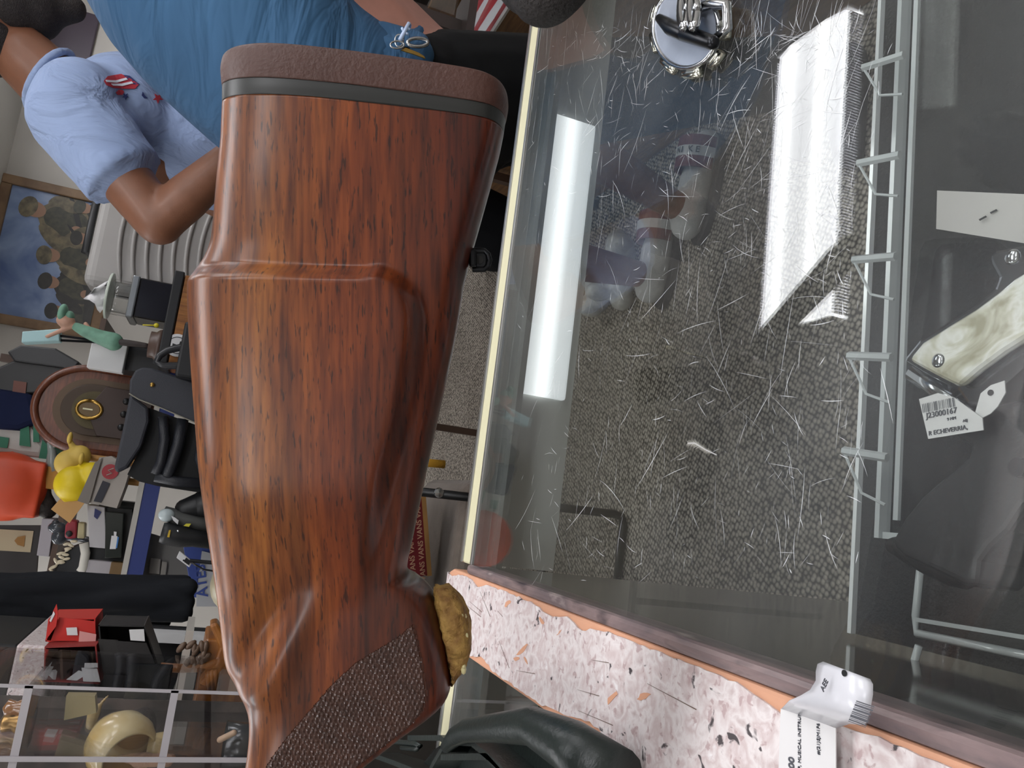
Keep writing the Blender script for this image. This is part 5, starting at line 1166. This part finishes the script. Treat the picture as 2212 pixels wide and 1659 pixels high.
skn = pbr('print_skin', '#a07a62', .4); vest = pbr('print_vest', '#4b4a3a', .4, col2='#33322a', vscale=30); gunm = pbr('print_gun', '#1f1f20', .4)
lay = [0]
def blob(x, z, rx_, rz_, mt, rot=0.):
    lay[0] += 1; y0 = YP-.0085-.00012*lay[0]; m = MB(); pts = []
    for k in range(20):
        a = 2*PI*k/20; ux, uz = rx_*math.cos(a), rz_*math.sin(a)
        pts.append((max(xL_+.002,min(xR_-.002, x+ux*math.cos(rot)-uz*math.sin(rot))), max(zB+.002,min(zT-.002, z+ux*math.sin(rot)+uz*math.cos(rot)))))
    m.slab([V((a,y0,b_)) for a,b_ in pts], (0,-.0001,0)); po.part('printed_shape', m, mt, parent=pic)
def soldier(x, z, s_, cam, ln=0.):
    c_, n_ = math.cos(ln), math.sin(ln)
    def B(dx, dz, a, b_, mt, r=0.): blob(x+(dx*c_-dz*n_)*s_, z+(dx*n_+dz*c_)*s_, a*s_, b_*s_, mt, r+ln)
    B(-.06,-.26,.055,.17,cam,.1); B(.07,-.26,.055,.17,cam,-.15); B(0,-.03,.11,.16,cam); B(0,-.02,.085,.12,vest); B(-.12,.0,.04,.11,cam,-.5); B(.13,.02,.04,.11,cam,.7)
    B(.0,.15,.045,.055,skn); B(0,.185,.062,.045,cam); B(.05,-.05,.2,.014,gunm,.6); B(-.03,-.08,.03,.03,skn); B(.09,.0,.035,.06,tanm)
for q in ((.92,2.14,.85,drk,.1),(1.08,2.20,.9,drk,-.05),(1.50,2.34,1.15,tanm,-.2),(1.28,2.22,1.0,tanm,.15),(1.42,2.10,.8,drk,.1),(1.60,2.12,.8,vest,-.1)): soldier(*q)
blob(1.2,2.08,.4,.05,drk)
solo('dark_picture', MB().box2((2.02,YF-.03,2.28), (2.42,YF-.001,2.62)), pbr('pic_dark', '#2b2a30', .4), 'dark framed picture on the wall above the T-shirt man\'s shoulder', 'picture', bevel=.006)
solo('purple_picture', MB().box2((2.55,YF-.03,2.40), (2.95,YF-.001,2.68)), pbr('pic_purple', '#4a3f4c', .4), 'dusky purple picture at the top corner of the wall', 'picture', bevel=.006)

# hanging black garments
ct_ = TH('black_coat', 'black coat hanging in front of the blue-edged shelf', 'coat', (-.33,2.1,1.18)); blk = cloth('black_wool', '#202226', .2, .6, 12, (3,3,.6))
m = MB()
for k, (y0, y1, xe, r_, dy) in enumerate(((1250,1258,400,.020,0),(1268,1272,408,.024,-.02),(1288,1284,392,.020,.01),(1300,1298,402,.026,-.03),(1316,1310,380,.020,-.005),(1328,1322,396,.022,-.02))):
    pp = [atY(-40+(xe+40)*t/6, y0+(y1-y0)*t/6+4*math.sin(t*1.7+k), 2.1+dy+.012*math.sin(t*1.3+2*k)) for t in range(7)]; m.chain(pp, [r_*(.8+.25*math.sin(t+k)**2) for t in range(7)], 12)
m.box2((atY(100,1328,2.12).x-.01,2.11,atY(380,1290,2.12).z), (atY(100,1252,2.12).x,2.135,atY(-40,1290,2.12).z))
ct_.part('cloth', m, blk, remesh=.006, smo=3)
top = atY(-60,1295,2.1); ct_.part('hanger_hook', MB().tube([top+V((0,0,-.05)), V((top.x,2.1,1.95)), V((top.x,2.13,2.0)), V((top.x,2.16,1.97))], .004, 6), bright, smooth=True)
solo('garment_rail', MB().cyl((-1.6,2.15,1.985), (-.15,2.15,1.985), .012, 10).cyl((-1.55,2.15,0), (-1.55,2.15,1.985), .014, 10).cyl((-.22,2.15,1.985), (-.22,2.15,CH), .01, 10), steel, 'steel garment rail from which the black coat hangs', 'garment rail', smooth=True)

# ================================================================== SIDE COUNTER (far left) WITH SHELF, BOXES AND ACRYLIC SHOWCASE
sc2 = TH('side_counter', 'dark side counter with pink laminate shelf at the far left', 'counter', (-.75,1.6,0)); ZC2 = 1.04
XRt = -.225
sc2.part('body', MB().box2((-1.5,1.08,0), (XRt-.02,1.98,ZC2-.03)), darkp)
sc2.part('top', MB().box2((-1.5,1.06,ZC2-.03), (XRt,2.0,ZC2)), darkp, bevel=.004)
z_lo = atY(372,1440,1.5).z - .012; z_hi = atY(108,1400,1.66).z
sc2.part('shelf_board', MB().box2((-1.5,1.46,z_lo-.012), (-.262,1.60,z_lo)), pbr('white_shelf', '#b5b0a8', .5))
sc2.part('laminate_board', MB().box2((-1.5,1.64,z_hi-.01), (-.335,1.98,z_hi+.05)), lamin, bevel=.004)
for x in (-1.45,-.37): sc2.part('bracket', MB().box2((x,1.9,ZC2), (x+.02,1.95,z_hi)), white)
sc2.part('back_panel', MB().box2((-1.5,1.95,ZC2), (-.345,1.97,z_hi)), black)
solo('black_speaker', MB().box2((-.75,1.66,z_hi+.05), (-.34,1.95,z_hi+.34)), pbr('speaker_black', '#131314', .6), 'black speaker box standing on the pink laminate shelf', 'speaker', bevel=.006)
def openbox(name, label, pix, Y, d, mat, inner, flap=None, group=None):
    t_ = TH(name, label, 'box', atY(*pix[0],Y)); q = [atY(x,y,Y) for x,y in pix]
    t_.part('back', MB().slab([p+V((0,d-.004,0)) for p in q], (0,.004,0)), inner)
    for a, c2 in zip(q, q[1:]+q[:1]): t_.part('side', MB().add([a, c2, c2+V((0,d,0)), a+V((0,d,0))], [(0,1,2,3)]), mat).modifiers.new('t','SOLIDIFY').thickness = .002
    return t_
redm = pbr('box_red', '#c22a22', .5); redd = pbr('box_red_inner', '#8c2a26', .6); brn = pbr('box_brown_inner', '#4a352a', .7); bkb = pbr('box_black', '#1e1c1c', .55)
r1 = openbox('red_carton', 'bright red open carton with white stickers on the side counter shelf', [(98,1386),(104,1340),(206,1338),(208,1395)], 1.50, .10, redm, redd)
r1.part('lid', MB().slab([atY(x,y,1.498) for x,y in ((110,1384),(128,1333),(206,1342),(208,1394),(165,1384))], (0,-.002,.0)), redm)
r1.part('flap', MB().slab([atY(x,y,1.492) for x,y in ((98,1384),(108,1345),(116,1318),(123,1304),(126,1325),(122,1352))], (0,-.003,0)), redm)
r1.part('sticker', MB().slab([atY(x,y,1.494) for x,y in ((143,1356),(166,1355),(168,1372),(145,1372))], (0,-.0006,0)), white)
r1.part('sticker', MB().slab([atY(x,y,1.493) for x,y in ((172,1363),(208,1370),(206,1393),(170,1386))], (0,-.0006,0)), pbr('sticker_rose', '#d89a96', .6))
r1.part('flap_edge', MB().slab([atY(x,y,1.489) for x,y in ((107,1341),(116,1320),(119,1326),(110,1344))], (0,-.001,0)), white)
r2 = openbox('brown_carton', 'open dark red-brown carton holding loose price tags', [(94,1472),(96,1400),(208,1396),(216,1478)], 1.46, .12, redd, brn)
r2.part('divider', MB().slab([atY(x,y,1.47) for x,y in ((128,1405),(134,1405),(137,1470),(131,1470))], (0,.08,0)), brn)
for i, pts in enumerate((((143,1468),(170,1448),(192,1454),(166,1470)), ((176,1442),(210,1444),(217,1473),(180,1472)), ((183,1432),(211,1432),(211,1442),(182,1443)))):
    solo('loose_tag', MB().slab([atY(x,y,1.455-.002*i) for x,y in pts], (0,-.0006,0)), white, ('tilted loose white tag in the brown carton', 'large loose white tag in the brown carton', 'small loose white tag at the top of the brown carton')[i], 'tag')
b1 = openbox('black_carton', 'open flat black carton with white barcode label beside the red one', [(212,1350),(310,1352),(345,1455),(222,1452)], 1.47, .10, bkb, bkb)
b1.part('lid', MB().slab([atY(x,y,1.468) for x,y in ((212,1380),(255,1382),(268,1452),(224,1455))], (0,-.002,0)), pbr('box_charcoal', '#2c2a29', .6))
b1.part('lid', MB().slab([atY(x,y,1.466) for x,y in ((250,1384),(316,1388),(346,1460),(268,1456))], (0,-.002,0)), pbr('box_charcoal2', '#262424', .6))
b1.part('label', MB().slab([atY(x,y,1.460) for x,y in ((279,1360),(311,1359),(313,1385),(282,1383))], (0,-.0008,0)), white)
b1.part('front', MB().slab([atY(x,y,1.463) for x,y in ((224,1456),(347,1462),(347,1490),(222,1490))], (0,-.003,0)), bkb)
# carved wooden clock case
cl_ = TH('carved_wood_case', 'carved honey-brown wooden clock case below the black carton', 'wooden case', (-.33,1.3,ZC2)); hw_ = pbr('honey_wood', '#a2672c', .35, col2='#7a4618', vscale=8, stretch=(3,3,12), coat=.3)
Yc = 1.36
cl_.part('body', MB().box2((-.46,Yc,ZC2), (-.255,Yc+.12,z_lo-.03)), hw_, bevel=.004)
cl_.part('cornice', MB().tube([atY(x,y,Yc-.005) for x,y in ((346,1441),(390,1444),(440,1442),(460,1434),(490,1432))], .007, 8), hw_, smooth=True)
rg = random.Random(6)
for k in range(14): cl_.part('carved_leaf', MB().ell(atY(385+rg.uniform(0,75), 1432-rg.uniform(0,42), Yc-.006), (.010,.006,.005), 8, 6, Mx.Rotation(rg.uniform(-1,1),3,'Y')), pbr('carved_dark', '#5b4636', .5), smooth=True)
for y in (1,2,3): cl_.part('column', MB().tube([atY(440+8*y,1447,Yc-.004), atY(445+8*y,1492,Yc-.004)], .004, 8), hw_, smooth=True)
cl_.part('pediment', MB().slab([atY(x,y,Yc-.004) for x,y in ((452,1350),(470,1345),(500,1400),(500,1434),(462,1432),(474,1400))], (0,.05,0)), hw_, bevel=.004)

# acrylic showcase with shelves of trinkets
ac = TH('acrylic_showcase', 'clear acrylic counter showcase with compartments full of trinkets', 'showcase', (-.6,1.2,ZC2))
ax0, ax1, ay0, ay1 = -.85, -.278, 1.13, 1.34; sz = [ZC2+.004, 1.184, 1.350, 1.50]
greyp = clear('acrylic_smoke', (.975,.975,.98), 1.49); edgew = pbr('acrylic_pale_edge', '#b3aeb2', .25)
for p, q in (((ax1-.004,ay0,ZC2),(ax1,ay1,sz[-1])),((ax0,ay0,ZC2),(ax0+.004,ay1,sz[-1])),((ax0,ay0,ZC2),(ax1,ay0+.003,sz[-1]))): ac.part('panel', MB().box2(p, q), greyp)
ac.part('back_panel', MB().box2((ax0,ay1,ZC2), (-.345,ay1+.004,sz[-1])), pbr('brown_backing', '#5b4d46', .6, col2='#2e2725', vscale=25))
for z in sz: ac.part('shelf', MB().box2((ax0,ay0,z-.004), (ax1,ay1,z)), greyp); ac.part('shelf_edge', MB().box2((ax0,ay0-.002,z-.006), (ax1,ay0,z+.003)), edgew)
for p in (ax1, ax0): ac.part('corner_edge', MB().box2((p-.003,ay0-.002,ZC2), (p+.001,ay0,sz[-1])), edgew)
for x in (-.362,-.45): ac.part('divider', MB().box2((x-.002,ay0+.003,ZC2), (x+.002,ay1,sz[-1])), greyp); ac.part('divider_edge', MB().box2((x-.003,ay0-.0045,ZC2), (x+.003,ay0-.0022,sz[-1])), edgew)
ivory = pbr('ivory_horn', '#d9caa0', .25, col2='#b8964c', vscale=12, coat=.4); Ya = 1.2
ho = TH('horn_bowl', 'glossy cream-yellow horn bowl inside the acrylic showcase', 'bowl', atY(250,1600,Ya))
c = atY(262,1612,1.22); Mh = Mx.Translation(c) @ Mx.Rotation(.5,4,'Y') @ Mx.Rotation(-1.0,4,'X')
ho.part('bowl', MB().lathe([(.0001,.044),(.018,.042),(.032,.034),(.042,.018),(.045,0),(.041,-.018),(.036,-.028),(.033,-.028),(.037,-.016),(.040,0),(.0001,.036)], 30, Mh), ivory, smooth=True)
ho.part('inside', MB().lathe([(.0001,-.012),(.036,-.016),(.039,0),(.0001,.005)], 24, Mh), pbr('golden_inside', '#a5782e', .4), smooth=True)
ho.part('foot', MB().lathe([(.0001,0),(.02,0),(.016,.02),(.0001,.02)], 18, c=(c.x,c.y,sz[1])), ivory, smooth=True)
sp_ = TH('bone_spoon', 'long cream bone spoon propped in the acrylic showcase', 'spoon', atY(215,1560,Ya))
m = MB(); m.chain([atY(233,1503,Ya+.1), atY(218,1520,Ya+.1), atY(203,1540,Ya+.1), atY(196,1566,Ya+.1)], [.002,.003,.009,.007]); sp_.part('bowl', m, ivory, remesh=.0025, smo=2)
solo('cream_booklet', MB().slab([atY(x,y,1.25) for x,y in ((143,1503),(205,1504),(208,1540),(138,1556))], (0,.02,0)), pbr('booklet_cream', '#9d9068', .6), 'cream booklet standing upright in the acrylic showcase', 'booklet')
m = MB(); m.ell(atY(290,1590,1.26), (.035,.03,.026)); m.ell(atY(305,1575,1.26), (.03,.03,.02)); solo('dark_fur_ball', m, pbr('dark_fur', '#2c2524', .9, bump=1., bscale=300, var=.4, vscale=150), 'dark furry ball beside the horn bowl', 'fur ball', remesh=.004, smo=2)
for i, (x, y, r_, mt) in enumerate(((30,1530,.018,pbr('amber_glass', '#8a5a2a', .15, coat=.5)), (55,1560,.022,pbr('gold_trinket', '#8b6b3a', .25, .7)), (20,1590,.016,pbr('grey_trinket', '#6f665c', .3, .5)), (110,1560,.018,pbr('taupe_trinket', '#6b5c52', .6)), (135,1590,.016,pbr('mauve_trinket', '#73626a', .6)))):
    p = atY(x,y,1.24); solo('trinket', MB().lathe([(.0001,0),(r_*.9,0),(r_,.01),(r_*.5,.024),(r_*.65,.034),(.0001,.04)], 16, c=(p.x,p.y,sz[2])), mt, ('amber glass trinket on the top shelf of the acrylic showcase', 'gold trinket on the top shelf of the acrylic showcase', 'grey metal trinket in the corner of the acrylic showcase', 'taupe trinket beside the cream booklet', 'mauve trinket at the front of the acrylic showcase')[i], 'trinket', 'trinkets in the acrylic showcase', smooth=True)
solo('picture_tile', MB().box2((-.335,1.30,1.19), (-.285,1.31,1.25)), pbr('tile_black', '#191c1e', .1), 'small dark glass tile in the acrylic showcase beside the rifle comb', 'tile', bevel=.002)
m = MB(); m.cap(atY(505,1583,1.16), atY(475,1598,1.16), .004, .004); solo('bone_stick', m, pbr('bone', '#c9a98c', .5), 'small bone stick lying in the acrylic showcase', 'stick', smooth=True)
m = MB()
for k in range(9):
    a = k*.7; p = atY(300+k*9, 1640+8*math.sin(k*2), 1.2); m.cap(p, p+V((.004*math.cos(a),0,.026)), .006, .003)
solo('coral_piece', m, pbr('coral_tan', '#b08a70', .6, bump=.5, bscale=200), 'tan coral piece on the lower shelf of the acrylic showcase', 'coral', remesh=.003, smo=1)
solo('dark_cup', MB().lathe([(.0001,0),(.026,0),(.032,.06),(.028,.06),(.022,.006),(.0001,.006)], 22, c=(atY(560,1610,1.2).x,1.2,ZC2+.006)), pbr('cup_black', '#1b1f22', .2), 'dark glossy cup at the bottom of the acrylic showcase', 'cup', smooth=True)
